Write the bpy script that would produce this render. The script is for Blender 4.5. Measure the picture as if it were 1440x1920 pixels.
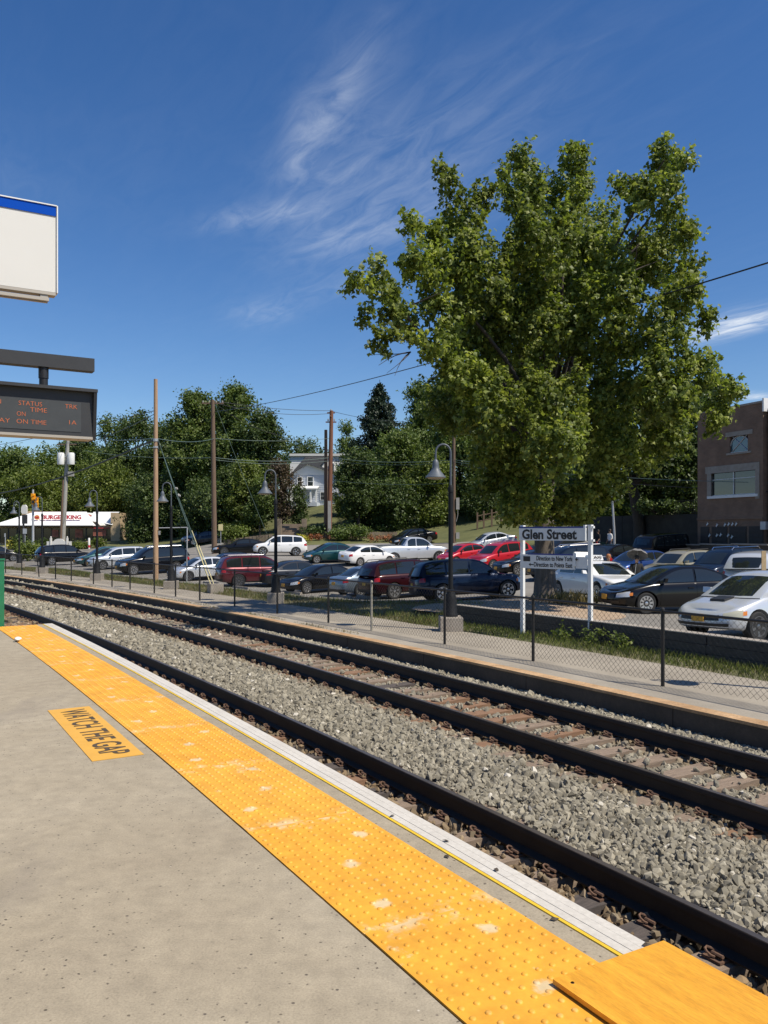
import bpy, bmesh, math, random
import numpy as np
from mathutils import Vector, Matrix
random.seed(7); RNG = np.random.default_rng(7)
for o in list(bpy.data.objects): bpy.data.objects.remove(o)
SC = bpy.context.scene
COL = SC.collection
PI = math.pi
CAMH = 1.49            # eye height above the platform (platform top is z = 0)
FPX = 1553.0           # focal length in pixels of the 1440 x 1920 photograph
HORIZ = 1000.0         # row of the horizon

# ---------------------------------------------------------------- camera
cam = bpy.data.cameras.new('camera'); camo = bpy.data.objects.new('camera', cam); COL.objects.link(camo)
cam.sensor_fit = 'VERTICAL'; cam.sensor_height = 36.0; cam.sensor_width = 27.0
cam.lens = FPX / 1920 * 36.0
cam.shift_y = (HORIZ - 960) / 1920
cam.clip_start = 0.05; cam.clip_end = 6000
camo.location = (0, 0, CAMH); camo.rotation_euler = (PI / 2, 0, 0)
SC.camera = camo

# ---------------------------------------------------------------- light
SUN_AZ = math.atan2(0.86, -0.51)      # clockwise from +Y
SUN_EL = math.radians(55)
w = bpy.data.worlds.new('World'); SC.world = w; w.use_nodes = True
nt = w.node_tree; nt.nodes.clear()
def WN(t, **k):
    n = nt.nodes.new(t)
    for a, b in k.items(): setattr(n, a, b)
    return n
def wmath(op, a, b=None, clamp=False):
    n = WN('ShaderNodeMath', operation=op, use_clamp=clamp)
    for i, v in enumerate((a, b)):
        if v is None: continue
        if isinstance(v, (int, float)): n.inputs[i].default_value = v
        else: nt.links.new(v, n.inputs[i])
    return n.outputs[0]
sky = WN('ShaderNodeTexSky', sky_type='NISHITA', sun_disc=False)
sky.sun_elevation = SUN_EL; sky.sun_rotation = SUN_AZ
sky.altitude = 600; sky.air_density = 1.0; sky.dust_density = 0.35; sky.ozone_density = 2.2
hsv = WN('ShaderNodeHueSaturation'); hsv.inputs['Hue'].default_value = .508; hsv.inputs['Saturation'].default_value = 1.29; hsv.inputs['Value'].default_value = 1.0
nt.links.new(sky.outputs[0], hsv.inputs['Color'])
# cirrus: a high thin layer, seen by direction; p = (dx/dz, dy/dz)
tc = WN('ShaderNodeTexCoord'); sep = WN('ShaderNodeSeparateXYZ'); nt.links.new(tc.outputs['Generated'], sep.inputs[0])
dz = wmath('MAXIMUM', sep.outputs[2], 0.03)
pu = wmath('DIVIDE', sep.outputs[0], dz); pv = wmath('DIVIDE', sep.outputs[1], dz)
def gaus(cu, cv, ang, a, b, amp):
    ca, sa = math.cos(ang), math.sin(ang)
    du = wmath('SUBTRACT', pu, cu); dv = wmath('SUBTRACT', pv, cv)
    s = wmath('ADD', wmath('MULTIPLY', du, ca), wmath('MULTIPLY', dv, sa))
    t = wmath('SUBTRACT', wmath('MULTIPLY', dv, ca), wmath('MULTIPLY', du, sa))
    e = wmath('ADD', wmath('POWER', wmath('ABSOLUTE', wmath('DIVIDE', s, a)), 2.0), wmath('POWER', wmath('ABSOLUTE', wmath('DIVIDE', t, b)), 2.0))
    return wmath('MULTIPLY', wmath('POWER', 2.718, wmath('MULTIPLY', e, -1.0)), amp)
def cuv(px, py):
    d = (HORIZ - py) / FPX
    return ((px - 720) / FPX / d, 1 / d)
def streak(p1, p2, wid, amp):
    a = cuv(*p1); b = cuv(*p2)
    c = ((a[0] + b[0]) / 2, (a[1] + b[1]) / 2); L = math.hypot(b[0] - a[0], b[1] - a[1])
    return gaus(c[0], c[1], math.atan2(b[1] - a[1], b[0] - a[0]), L * .5, wid, amp)
cl = [streak((548, 325), (585, 185), 0.035, .65), streak((610, 250), (690, 80), 0.035, .6), streak((555, 320), (710, 50), 0.09, .38), streak((400, 425), (610, 380), 0.09, .75), streak((545, 335), (700, 300), 0.10, .45),
      streak((560, 480), (960, 330), 0.20, .5), streak((600, 400), (1000, 130), 0.20, .42), streak((470, 610), (530, 560), 0.13, .55),
      streak((560, 490), (740, 420), 0.10, .4), streak((1300, 638), (1460, 580), 0.15, 3.2), streak((1385, 748), (1440, 738), 0.25, 2.5),
      streak((560, 560), (760, 500), 0.16, .35), streak((-900, 500), (-200, 350), 0.3, .5), streak((1800, 420), (2600, 200), 0.3, .6)]
acc = cl[0]
for c in cl[1:]: acc = wmath('ADD', acc, c)
comb = WN('ShaderNodeCombineXYZ'); nt.links.new(pu, comb.inputs[0]); nt.links.new(pv, comb.inputs[1])
def wnoise(rot, scl, scale, detail, dist, lo, hi):
    m0 = WN('ShaderNodeMapping'); m0.inputs['Rotation'].default_value = (0, 0, rot); nt.links.new(comb.outputs[0], m0.inputs[0])
    mp = WN('ShaderNodeMapping'); mp.inputs['Scale'].default_value = scl; nt.links.new(m0.outputs[0], mp.inputs[0])
    n = WN('ShaderNodeTexNoise'); n.inputs['Scale'].default_value = scale; n.inputs['Detail'].default_value = detail
    n.inputs['Roughness'].default_value = .62; n.inputs['Distortion'].default_value = dist
    nt.links.new(mp.outputs[0], n.inputs['Vector'])
    r = WN('ShaderNodeMapRange'); r.inputs[1].default_value = lo; r.inputs[2].default_value = hi
    nt.links.new(n.outputs[0], r.inputs[0]); return r.outputs[0]
n1 = wnoise(math.radians(60), (1.1, 3.3, 1), 3.8, 12, .9, .36, .80)
n2 = wnoise(math.radians(72), (.7, 2.2, 1), 1.3, 7, .4, .30, .75)
msk = wmath('MULTIPLY', acc, wmath('ADD', wmath('MULTIPLY', n1, .8), wmath('MULTIPLY', n2, .35)))
veil = wmath('MULTIPLY', wmath('MULTIPLY', n1, n2), .05)
msk = wmath('MULTIPLY', wmath('ADD', msk, veil), 0.46, True)
fadeh = WN('ShaderNodeMapRange'); fadeh.inputs[1].default_value = .04; fadeh.inputs[2].default_value = .12; nt.links.new(sep.outputs[2], fadeh.inputs[0])
msk = wmath('MULTIPLY', msk, fadeh.outputs[0])
mix = WN('ShaderNodeMix', data_type='RGBA'); nt.links.new(msk, mix.inputs[0]); nt.links.new(hsv.outputs[0], mix.inputs[6])
mix.inputs[7].default_value = (6.8, 7.3, 8.0, 1)
bg = WN('ShaderNodeBackground'); bg.inputs[1].default_value = 0.096; nt.links.new(mix.outputs[2], bg.inputs[0])
wo = WN('ShaderNodeOutputWorld'); nt.links.new(bg.outputs[0], wo.inputs[0])
sun = bpy.data.lights.new('sun', 'SUN'); sun.energy = 4.6; sun.angle = math.radians(0.53); sun.color = (1, .93, .81)
suno = bpy.data.objects.new('sun', sun); COL.objects.link(suno)
sdir = Vector((math.sin(SUN_AZ) * math.cos(SUN_EL), math.cos(SUN_AZ) * math.cos(SUN_EL), math.sin(SUN_EL)))
suno.rotation_euler = (-sdir).to_track_quat('-Z', 'Y').to_euler(); suno.location = sdir * 80
vs = SC.view_settings; vs.view_transform = 'Standard'; vs.look = 'None'; vs.gamma = 1; vs.exposure = 0.34; vs.use_curve_mapping = False
SC.cycles.max_bounces = 6; SC.cycles.transparent_max_bounces = 12; SC.cycles.caustics_reflective = False; SC.cycles.caustics_refractive = False
try: SC.cycles.use_denoising = True
except Exception: pass

# ---------------------------------------------------------------- helpers
def Wp(px, py, Y):
    return Vector(((px - 720) / FPX * Y, Y, CAMH - (py - HORIZ) / FPX * Y))
class MB:
    def __init__(s): s.v = []; s.f = []
    def add(s, vs, fs):
        b = len(s.v); s.v += [tuple(v) for v in vs]; s.f += [tuple(i + b for i in f) for f in fs]; return s
    def box(s, c, d, rz=0, M=None):
        x, y, z = d[0] / 2, d[1] / 2, d[2] / 2
        vs = [Vector(p) for p in ((-x, -y, -z), (x, -y, -z), (x, y, -z), (-x, y, -z), (-x, -y, z), (x, -y, z), (x, y, z), (-x, y, z))]
        R = Matrix.Rotation(rz, 4, 'Z') if M is None else M
        vs = [R @ v + Vector(c) for v in vs]
        return s.add(vs, ((0, 3, 2, 1), (4, 5, 6, 7), (0, 1, 5, 4), (1, 2, 6, 5), (2, 3, 7, 6), (3, 0, 4, 7)))
    def tube(s, path, r, n=8, cap=True):
        path = [Vector(p) for p in path]; m = len(path)
        if not hasattr(r, '__len__'): r = [r] * m
        up = None; vs = []; fs = []
        for i, p in enumerate(path):
            t = (path[min(i + 1, m - 1)] - path[max(i - 1, 0)]).normalized()
            if up is None: up = Vector((0, 0, 1)) if abs(t.z) < .9 else Vector((1, 0, 0))
            a = t.cross(up).normalized(); b = a.cross(t).normalized(); up = b
            for k in range(n):
                q = 2 * PI * k / n; vs.append(p + (a * math.cos(q) + b * math.sin(q)) * r[i])
        for i in range(m - 1):
            for k in range(n):
                fs.append((i * n + k, i * n + (k + 1) % n, (i + 1) * n + (k + 1) % n, (i + 1) * n + k))
        if cap: fs.append(tuple(range(n))[::-1]); fs.append(tuple((m - 1) * n + k for k in range(n)))
        return s.add(vs, fs)
    def lathe(s, prof, n=16, c=(0, 0, 0), M=None):
        vs = []; fs = []; c = Vector(c); m = len(prof)
        for (r, z) in prof:
            for k in range(n):
                v = Vector((r * math.cos(2 * PI * k / n), r * math.sin(2 * PI * k / n), z))
                vs.append((M @ v if M else v) + c)
        for i in range(m - 1):
            for k in range(n): fs.append((i * n + k, i * n + (k + 1) % n, (i + 1) * n + (k + 1) % n, (i + 1) * n + k))
        fs.append(tuple(range(n))[::-1]); fs.append(tuple((m - 1) * n + k for k in range(n)))
        return s.add(vs, fs)
    def prism(s, poly, d):          # poly: 3D points, extruded along vector d
        n = len(poly); d = Vector(d); a = [Vector(p) for p in poly]
        return s.add(a + [p + d for p in a], [tuple(range(n))[::-1], tuple(range(n, 2 * n))] + [(i, (i + 1) % n, n + (i + 1) % n, n + i) for i in range(n)])
    def grid(s, rows):              # rows of equal length
        nr = len(rows); nc = len(rows[0])
        return s.add([p for r in rows for p in r], [(i * nc + j, i * nc + j + 1, (i + 1) * nc + j + 1, (i + 1) * nc + j) for i in range(nr - 1) for j in range(nc - 1)])
    def mesh(s, name, smooth=None, fix=True):
        me = bpy.data.meshes.new(name); me.from_pydata(s.v, [], s.f); me.update()
        if fix:
            bm = bmesh.new(); bm.from_mesh(me); bmesh.ops.recalc_face_normals(bm, faces=bm.faces); bm.to_mesh(me); bm.free()
        if smooth is not None:
            me.shade_smooth(); me.set_sharp_from_angle(angle=math.radians(smooth))
        return me
def link(name, me, mat=None, parent=None, loc=None, rz=None):
    o = bpy.data.objects.new(name, me); COL.objects.link(o)
    if mat is not None and me is not None:
        if len(me.materials) == 0: me.materials.append(mat)
    if parent is not None: o.parent = parent
    if loc is not None: o.location = loc
    if rz is not None: o.rotation_euler = (0, 0, rz)
    return o
def part(name, mb, mat, parent=None, smooth=None, fix=True, loc=None):
    return link(name, mb.mesh(name, smooth, fix), mat, parent, loc)
def tag(o, label=None, cat=None, group=None, kind=None):
    if label: o['label'] = label
    if cat: o['category'] = cat
    if group: o['group'] = group
    if kind: o['kind'] = kind
    return o
def thing(name, label, cat, loc=(0, 0, 0), rz=0, group=None):
    o = bpy.data.objects.new(name, None); COL.objects.link(o); o.location = loc; o.rotation_euler = (0, 0, rz); o.empty_display_size = .2
    return tag(o, label, cat, group)
def copy_tree(o, parent=None):
    c = o.copy(); COL.objects.link(c); c.parent = parent
    for ch in list(o.children): copy_tree(ch, c)
    return c
def fast_mesh(name, V, F, attrs=None):          # V (n,3), F (m,k) numpy
    me = bpy.data.meshes.new(name); V = np.asarray(V, np.float32); F = np.asarray(F, np.int32); k = F.shape[1]
    me.vertices.add(len(V)); me.vertices.foreach_set('co', V.ravel())
    me.loops.add(F.size); me.loops.foreach_set('vertex_index', F.ravel())
    me.polygons.add(len(F)); me.polygons.foreach_set('loop_start', np.arange(0, F.size, k, dtype=np.int32))
    if attrs:
        for a, d in attrs.items():
            at = me.attributes.new(a, 'FLOAT', 'POINT'); at.data.foreach_set('value', np.asarray(d, np.float32))
    me.update(calc_edges=True); return me

# ---------------------------------------------------------------- materials
MATS = {}
def newmat(name):
    m = bpy.data.materials.new(name); m.use_nodes = True; t = m.node_tree
    b = t.nodes['Principled BSDF']; MATS[name] = m
    return m, t, b
def nd(t, ty, **k):
    n = t.nodes.new(ty)
    for a, b in k.items():
        if a in n.inputs if isinstance(a, str) and not hasattr(n, a) else False: n.inputs[a].default_value = b
        else: setattr(n, a, b)
    return n
def noise(t, scale, detail=4, rough=.6, coord='Object', vec=None, scl=None):
    tcn = t.nodes.new('ShaderNodeTexCoord'); src = tcn.outputs[coord] if vec is None else vec
    if scl is not None:
        mp = t.nodes.new('ShaderNodeMapping'); mp.inputs['Scale'].default_value = scl; t.links.new(src, mp.inputs[0]); src = mp.outputs[0]
    n = t.nodes.new('ShaderNodeTexNoise'); n.inputs['Scale'].default_value = scale; n.inputs['Detail'].default_value = detail; n.inputs['Roughness'].default_value = rough
    t.links.new(src, n.inputs['Vector']); return n
def ramp(t, fac, stops, interp='LINEAR'):
    r = t.nodes.new('ShaderNodeValToRGB'); r.color_ramp.interpolation = interp; e = r.color_ramp.elements
    while len(e) < len(stops): e.new(.5)
    for i, (p, c) in enumerate(stops):
        e[i].position = p; e[i].color = (c[0], c[1], c[2], 1) if hasattr(c, '__len__') else (c, c, c, 1)
    t.links.new(fac, r.inputs[0]); return r.outputs[0]
def mixc(t, fac, a, b, mode='MIX'):
    m = t.nodes.new('ShaderNodeMix'); m.data_type = 'RGBA'; m.blend_type = mode
    for s, v in ((0, fac), (6, a), (7, b)):
        if isinstance(v, (int, float)): m.inputs[s].default_value = v
        elif isinstance(v, (tuple, list)): m.inputs[s].default_value = (v[0], v[1], v[2], 1)
        else: t.links.new(v, m.inputs[s])
    return m.outputs[2]
def bump(t, b, h, strength=.3, dist=.01):
    n = t.nodes.new('ShaderNodeBump'); n.inputs['Strength'].default_value = strength; n.inputs['Distance'].default_value = dist
    t.links.new(h, n.inputs['Height']); t.links.new(n.outputs[0], b.inputs['Normal'])
def flat(name, c, rough=.6, metal=0, var=.0, scale=8, coat=0, spec=None, bmp=0, emit=0):
    m, t, b = newmat(name); b.inputs['Roughness'].default_value = rough; b.inputs['Metallic'].default_value = metal
    b.inputs['Base Color'].default_value = (*c, 1)
    if coat: b.inputs['Coat Weight'].default_value = coat; b.inputs['Coat Roughness'].default_value = .04
    if spec is not None: b.inputs['Specular IOR Level'].default_value = spec
    if var:
        n = noise(t, scale, 5); k = ramp(t, n.outputs[0], [(.3, 1 - var), (.7, 1 + var)])
        t.links.new(mixc(t, 1.0, c, k, 'MULTIPLY'), b.inputs['Base Color'])
        if bmp: bump(t, b, n.outputs[0], bmp, .01)
    if emit: b.inputs['Emission Color'].default_value = (*c, 1); b.inputs['Emission Strength'].default_value = emit
    return m
def text_mesh(txt, size, bold=0.0, extrude=.002, align='CENTER', space=1.0, sx=1.0):
    cu = bpy.data.curves.new('lettering', 'FONT'); cu.body = txt; cu.size = size; cu.align_x = align; cu.align_y = 'CENTER'
    cu.extrude = extrude; cu.offset = bold; cu.space_character = space; cu.resolution_u = 3
    o = bpy.data.objects.new('lettering', cu); COL.objects.link(o)
    dg = bpy.context.evaluated_depsgraph_get(); me = bpy.data.meshes.new_from_object(o.evaluated_get(dg))
    bpy.data.objects.remove(o); bpy.data.curves.remove(cu)
    if sx != 1:
        for v in me.vertices: v.co.x *= sx
    return me
def basis(xa, ya, origin):      # matrix with local x, y axes given
    x = Vector(xa).normalized(); y = Vector(ya); y = (y - x * y.dot(x)).normalized(); z = x.cross(y)
    return Matrix(((x.x, y.x, z.x, origin[0]), (x.y, y.y, z.y, origin[1]), (x.z, y.z, z.z, origin[2]), (0, 0, 0, 1)))

# ---------------------------------------------------------------- the curve of the line
CC = (-225.0, -126.0); TH0 = math.atan2(126 + 2.97, 225.99)
def AP(r, s, z=0.0):            # radius, arc length forward (at r = 260), height
    th = TH0 + s / 260.0
    return Vector((CC[0] + r * math.cos(th), CC[1] + r * math.sin(th), z))
def TH(s): return TH0 + s / 260.0
def RAD(s): return Vector((math.cos(TH(s)), math.sin(TH(s)), 0))
def TAN(s): return Vector((-math.sin(TH(s)), math.cos(TH(s)), 0))
def polar(x, y):
    dx, dy = x - CC[0], y - CC[1]
    return math.hypot(dx, dy), (math.atan2(dy, dx) - TH0) * 260
ZR = -0.98                      # top of rail
ZT = ZR - 0.215                 # top of tie
ZW = -0.97                      # far walkway
# ground heights beyond the walkway: thin plate spline through points read off the place
CP = np.array([(7.8, 17.3, -.77), (12, 16, -.72), (20, 14, -.7), (8, 26, -1.0), (8, 31, -1.02), (5.6, 28.6, -.82), (3.7, 37, -1.5), (-3.9, 44.5, -1.75), (-8, 49, -1.7),
    (-12, 54, -1.55), (-17, 57, -1.4), (-20, 60, -1.25), (-27.8, 72, -1.25), (-36, 78, -1.2), (-11.6, 68, -.35), (-9, 71, -.43), (-4, 63, -.61), (-1.2, 62, -.79),
    (2, 64, -.70), (9.3, 72, .14), (2.8, 80, .46), (9.3, 45, -.95), (14.9, 42, -.95), (17.7, 55, -.5), (7, 54, -.9), (18, 33, -.9), (-10, 84, .75), (0, 84, .85),
    (-8, 95, 3.2), (-8, 106, 5.2), (3, 106, 5.0), (5, 90, 1.9), (15, 65, .3), (22, 60, .2), (18, 78, 2.2), (12, 88, 3.2), (-54, 115, -.2), (-40, 95, -.8), (-22, 98, .1),
    (-20, 140, 3), (-60, 160, 2), (-150, 200, 4), (0, 200, 13), (100, 200, 13), (150, 80, 3), (60, 45, .3), (60, 20, -.6), (-100, 70, -1.3), (-160, 100, -1.2), (30, 5, -.8), (60, -30, -.8),
    (-2, 36, -1.55), (-11, 45, -1.5), (-22, 55, -1.15), (-30, 62, -1.15)])
def _tps(P, lam=.4):
    n = len(P); d = np.hypot(P[:, None, 0] - P[None, :, 0], P[:, None, 1] - P[None, :, 1])
    K = np.where(d > 0, d * d * np.log(np.maximum(d, 1e-9)), 0) + lam * np.eye(n)
    Q = np.c_[np.ones(n), P[:, :2]]; A = np.block([[K, Q], [Q.T, np.zeros((3, 3))]])
    return np.linalg.solve(A, np.r_[P[:, 2], 0, 0, 0])
_TW = _tps(CP)
def GZ(x, y):
    x = np.asarray(x, float); y = np.asarray(y, float); sh = x.shape; x = np.clip(x.ravel(), -180, 150); y = np.clip(y.ravel(), -40, 210)
    d2 = (x[:, None] - CP[None, :, 0]) ** 2 + (y[:, None] - CP[None, :, 1]) ** 2
    z = (np.where(d2 > 0, .5 * d2 * np.log(np.maximum(d2, 1e-12)), 0) @ _TW[:len(CP)]) + _TW[-3] + _TW[-2] * x + _TW[-1] * y
    return z.reshape(sh)
def G(x, y): return float(GZ(np.array([x]), np.array([y]))[0])
# ---------------------------------------------------------------- shared materials
def m_concrete():
    m, t, b = newmat('platform_concrete'); b.inputs['Roughness'].default_value = .85
    big = noise(t, .55, 6, .6); mid = noise(t, 9, 6, .7); fine = noise(t, 120, 3, .7)
    c = ramp(t, big.outputs[0], [(.30, (.295, .242, .166)), (.5, (.335, .280, .195)), (.70, (.372, .315, .226))])
    c = mixc(t, .5, c, ramp(t, mid.outputs[0], [(.35, .72), (.65, 1.18)]), 'MULTIPLY')
    c = mixc(t, .6, c, ramp(t, fine.outputs[0], [(.3, .65), (.5, 1.0), (.7, 1.25)]), 'MULTIPLY')
    vo = t.nodes.new('ShaderNodeTexVoronoi'); vo.inputs['Scale'].default_value = 17; vo.inputs['Randomness'].default_value = 1
    tcn = t.nodes.new('ShaderNodeTexCoord'); t.links.new(tcn.outputs['Object'], vo.inputs['Vector'])
    pit = ramp(t, vo.outputs['Distance'], [(.07, 1), (.12, 0)])
    gate = ramp(t, noise(t, 3.5, 4, .7).outputs[0], [(.30, 0), (.52, 1)])
    gt2 = ramp(t, vo.outputs['Color'], [(.45, 0), (.5, 1)])
    k = mixc(t, 1.0, mixc(t, 1.0, pit, gate, 'MULTIPLY'), gt2, 'MULTIPLY')
    c = mixc(t, k, c, (.10, .08, .06))
    v2 = t.nodes.new('ShaderNodeTexVoronoi'); v2.inputs['Scale'].default_value = 33; dn = noise(t, 60, 2, .5); dm_ = t.nodes.new('ShaderNodeVectorMath'); dm_.operation = 'MULTIPLY_ADD'; dm_.inputs[1].default_value = (.016, .016, .016); t.links.new(dn.outputs['Color'], dm_.inputs[0]); t.links.new(tcn.outputs['Object'], dm_.inputs[2]); t.links.new(dm_.outputs[0], v2.inputs['Vector'])
    p2 = mixc(t, 1.0, ramp(t, v2.outputs['Distance'], [(.11, 1), (.20, 0)]), ramp(t, v2.outputs['Color'], [(.46, 0), (.52, 1)]), 'MULTIPLY')
    p2 = mixc(t, 1.0, p2, ramp(t, noise(t, 2.2, 4, .7).outputs[0], [(.33, .3), (.55, 1)]), 'MULTIPLY')
    c = mixc(t, p2, c, (.085, .066, .045))
    st = noise(t, 1.4, 5, .65, scl=(1, .35, 1)); sm = ramp(t, st.outputs[0], [(.56, 0), (.72, .45)])
    c = mixc(t, sm, c, (.17, .145, .12))
    fl = ramp(t, vo.outputs['Color'], [(.90, 0), (.93, 1)]); c = mixc(t, mixc(t, 1.0, ramp(t, vo.outputs['Distance'], [(.06, 1), (.12, 0)]), fl, 'MULTIPLY'), c, (.62, .55, .43))
    t.links.new(c, b.inputs['Base Color'])
    h = mixc(t, .5, mid.outputs[0], fine.outputs[0]); bump(t, b, h, .25, .004)
    return m
M_CONC = m_concrete()
def m_tactile():
    m, t, b = newmat('tactile_yellow'); b.inputs['Roughness'].default_value = .6
    big = noise(t, 1.6, 5, .6, 'Generated'); n2 = noise(t, 14, 6, .7)
    oi = t.nodes.new('ShaderNodeObjectInfo')
    c = ramp(t, n2.outputs[0], [(.3, (.74, .325, .022)), (.7, (.83, .40, .032))])
    c = mixc(t, ramp(t, oi.outputs['Random'], [(0, .0), (1, .35)]), c, (.80, .42, .06))
    ad = t.nodes.new('ShaderNodeVectorMath'); ad.operation = 'ADD'; tcn = t.nodes.new('ShaderNodeTexCoord')
    mu = t.nodes.new('ShaderNodeVectorMath'); mu.operation = 'SCALE'; mu.inputs[3].default_value = 37
    cb = t.nodes.new('ShaderNodeCombineXYZ'); t.links.new(oi.outputs['Random'], cb.inputs[0]); t.links.new(oi.outputs['Random'], cb.inputs[1])
    t.links.new(cb.outputs[0], mu.inputs[0]); t.links.new(tcn.outputs['Object'], ad.inputs[0]); t.links.new(mu.outputs[0], ad.inputs[1])
    wn = noise(t, 3.2, 6, .72, vec=ad.outputs[0]); wear = ramp(t, wn.outputs[0], [(.63, 0), (.70, .85)])
    # wear gathers along the tile joints
    sp = t.nodes.new('ShaderNodeSeparateXYZ'); t.links.new(tcn.outputs['Object'], sp.inputs[0])
    ab = t.nodes.new('ShaderNodeMath'); ab.operation = 'ABSOLUTE'; t.links.new(sp.outputs[0], ab.inputs[0])
    ed = ramp(t, ab.outputs[0], [(.50, 0), (.605, 1)]); w2 = ramp(t, noise(t, 6, 6, .7, vec=ad.outputs[0]).outputs[0], [(.5, 0), (.6, .8)])
    wear = mixc(t, 1.0, wear, mixc(t, 1.0, ed, w2, 'MULTIPLY'), 'LIGHTEN')
    # pale worn rings round the fasteners
    for (fx_, fy_) in ((0.0, .04), (.30, -.17), (-.42, .12)):
        cbv = t.nodes.new('ShaderNodeCombineXYZ'); t.links.new(sp.outputs[0], cbv.inputs[0]); t.links.new(sp.outputs[1], cbv.inputs[1])
        dv = t.nodes.new('ShaderNodeVectorMath'); dv.operation = 'DISTANCE'; dv.inputs[1].default_value = (fx_, fy_, 0); t.links.new(cbv.outputs[0], dv.inputs[0])
        sm_ = t.nodes.new('ShaderNodeMath'); sm_.operation = 'MULTIPLY_ADD'; sm_.inputs[1].default_value = .10; t.links.new(noise(t, 16, 5, .7, vec=ad.outputs[0]).outputs[0], sm_.inputs[0]); t.links.new(dv.outputs['Value'], sm_.inputs[2])
        wear = mixc(t, 1.0, wear, ramp(t, sm_.outputs[0], [(.072, .9), (.095, 0)]), 'LIGHTEN')
    # dome crowns: paint rubbed pale on some
    dm = ramp(t, sp.outputs[2], [(.0035, 0), (.0055, 1)]); w3 = ramp(t, noise(t, 2.0, 3, .6, vec=ad.outputs[0]).outputs[0], [(.5, 0), (.62, .55)])
    wear = mixc(t, 1.0, wear, mixc(t, 1.0, dm, w3, 'MULTIPLY'), 'LIGHTEN')
    c = mixc(t, wear, c, (.70, .56, .33))
    dirt = ramp(t, noise(t, 5, 6, .7, vec=ad.outputs[0]).outputs[0], [(.35, .78), (.6, 1.0)])
    c = mixc(t, 1.0, c, dirt, 'MULTIPLY')
    t.links.new(c, b.inputs['Base Color']); bump(t, b, n2.outputs[0], .15, .003)
    return m
M_TACT = m_tactile()
def m_noisy(name, c0, c1, scale=3, rough=.8, fine=60, fk=.35, bmp=.2, scl=None, metal=0):
    m, t, b = newmat(name); b.inputs['Roughness'].default_value = rough; b.inputs['Metallic'].default_value = metal
    a = noise(t, scale, 6, .65, scl=scl); f = noise(t, fine, 4, .7, scl=scl)
    c = ramp(t, a.outputs[0], [(.3, c0), (.7, c1)])
    c = mixc(t, fk, c, ramp(t, f.outputs[0], [(.3, .55), (.7, 1.4)]), 'MULTIPLY')
    t.links.new(c, b.inputs['Base Color'])
    if bmp: bump(t, b, f.outputs[0], bmp, .006)
    return m
M_ASPH = m_noisy('asphalt', (.165, .152, .132), (.245, .225, .195), .35, .9, 70, .5)
M_WALK = m_noisy('walkway_asphalt', (.245, .212, .165), (.355, .31, .243), .8, .9, 80, .55)
M_SOIL = m_noisy('soil', (.105, .085, .06), (.17, .14, .10), 2.5, .95, 40, .5, .5)
M_VERGE = m_noisy('verge_soil', (.09, .10, .045), (.20, .165, .09), .9, .95, 30, .5, .5)
M_HILL = m_noisy('hill_grass', (.065, .075, .022), (.135, .135, .045), .35, .95, 12, .5, .6)
M_BED = m_noisy('track_bed', (.10, .088, .068), (.19, .168, .132), 3, .95, 30, .5, .6)
M_TIE = m_noisy('tie_wood', (.145, .107, .078), (.30, .222, .158), 5, .9, 50, .6, .5, scl=(1, 9, 9))
M_TIE2 = m_noisy('tie_wood_dark', (.05, .042, .038), (.11, .088, .075), 5, .9, 50, .6, .5, scl=(1, 9, 9))
M_TIE3 = m_noisy('tie_wood_rusty', (.16, .085, .045), (.27, .16, .095), 5, .9, 50, .6, .5, scl=(1, 9, 9))
M_RAIL = m_noisy('rail_steel', (.020, .0135, .0095), (.036, .024, .016), 4, .7, 60, .3, .1, metal=.2)
M_RAILTOP = m_noisy('rail_running_surface', (.10, .085, .075), (.17, .14, .12), 3, .4, 50, .2, 0, metal=.6)
M_RUST = m_noisy('rusty_iron', (.09, .05, .033), (.19, .105, .062), 8, .85, 60, .4, .3)
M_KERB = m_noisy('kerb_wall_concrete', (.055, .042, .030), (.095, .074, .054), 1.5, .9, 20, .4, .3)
M_CAP = m_noisy('kerb_cap', (.30, .175, .08), (.53, .345, .185), 2.2, .9, 30, .6, .4)
M_BLOCK = m_noisy('concrete_block', (.26, .225, .185), (.36, .32, .27), 4, .9, 60, .4, .3)
M_WHITEB = m_noisy('white_edge_board', (.50, .46, .395), (.60, .56, .49), 2.5, .7, 40, .22, .1)
M_YLINE = flat('yellow_line', (.72, .47, .03), .6, var=.12)
M_PLY = m_noisy('yellow_plywood', (.58, .25, .014), (.76, .37, .03), 2.2, .6, 22, .42, .2, scl=(1, 7, 1))
M_PLYEDGE = m_noisy('plywood_edge', (.36, .27, .17), (.52, .42, .30), 12, .8, 60, .5)
M_DECAL = flat('decal_amber', (.68, .36, .05), .55, var=.06, scale=5)
M_BLK = flat('black_paint', (.018, .018, .02), .45)
M_INK = flat('black_ink', (.03, .026, .024), .6)
M_INK2 = flat('worn_ink', (.075, .052, .028), .7, var=.3, scale=25)
M_LAMP = flat('lamp_dark_paint', (.013, .014, .016), .6, var=.15, spec=.2)
M_LAMPTOP = flat('lamp_grey_paint', (.085, .10, .12), .5, var=.1)
M_LENS = flat('lamp_lens', (.42, .36, .27), .3)
M_FENCE = flat('fence_black_vinyl', (.02, .018, .016), .5)
M_FPALE = flat('bare_galvanised_post', (.36, .33, .26), .6, var=.25)
M_WPAINT = flat('white_sign_paint', (.72, .72, .70), .5, var=.06)
M_WSIGN = flat('white_sign_face', (.66, .645, .60), .5, var=.02, scale=2)
M_BLUE = flat('blue_sign_stripe', (.002, .065, .42), .8, spec=.1)
M_NAVY = flat('navy_sign_stripe', (.02, .04, .22), .45)
M_GREEN = flat('green_paint', (.015, .165, .075), .4, var=.12)
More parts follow.
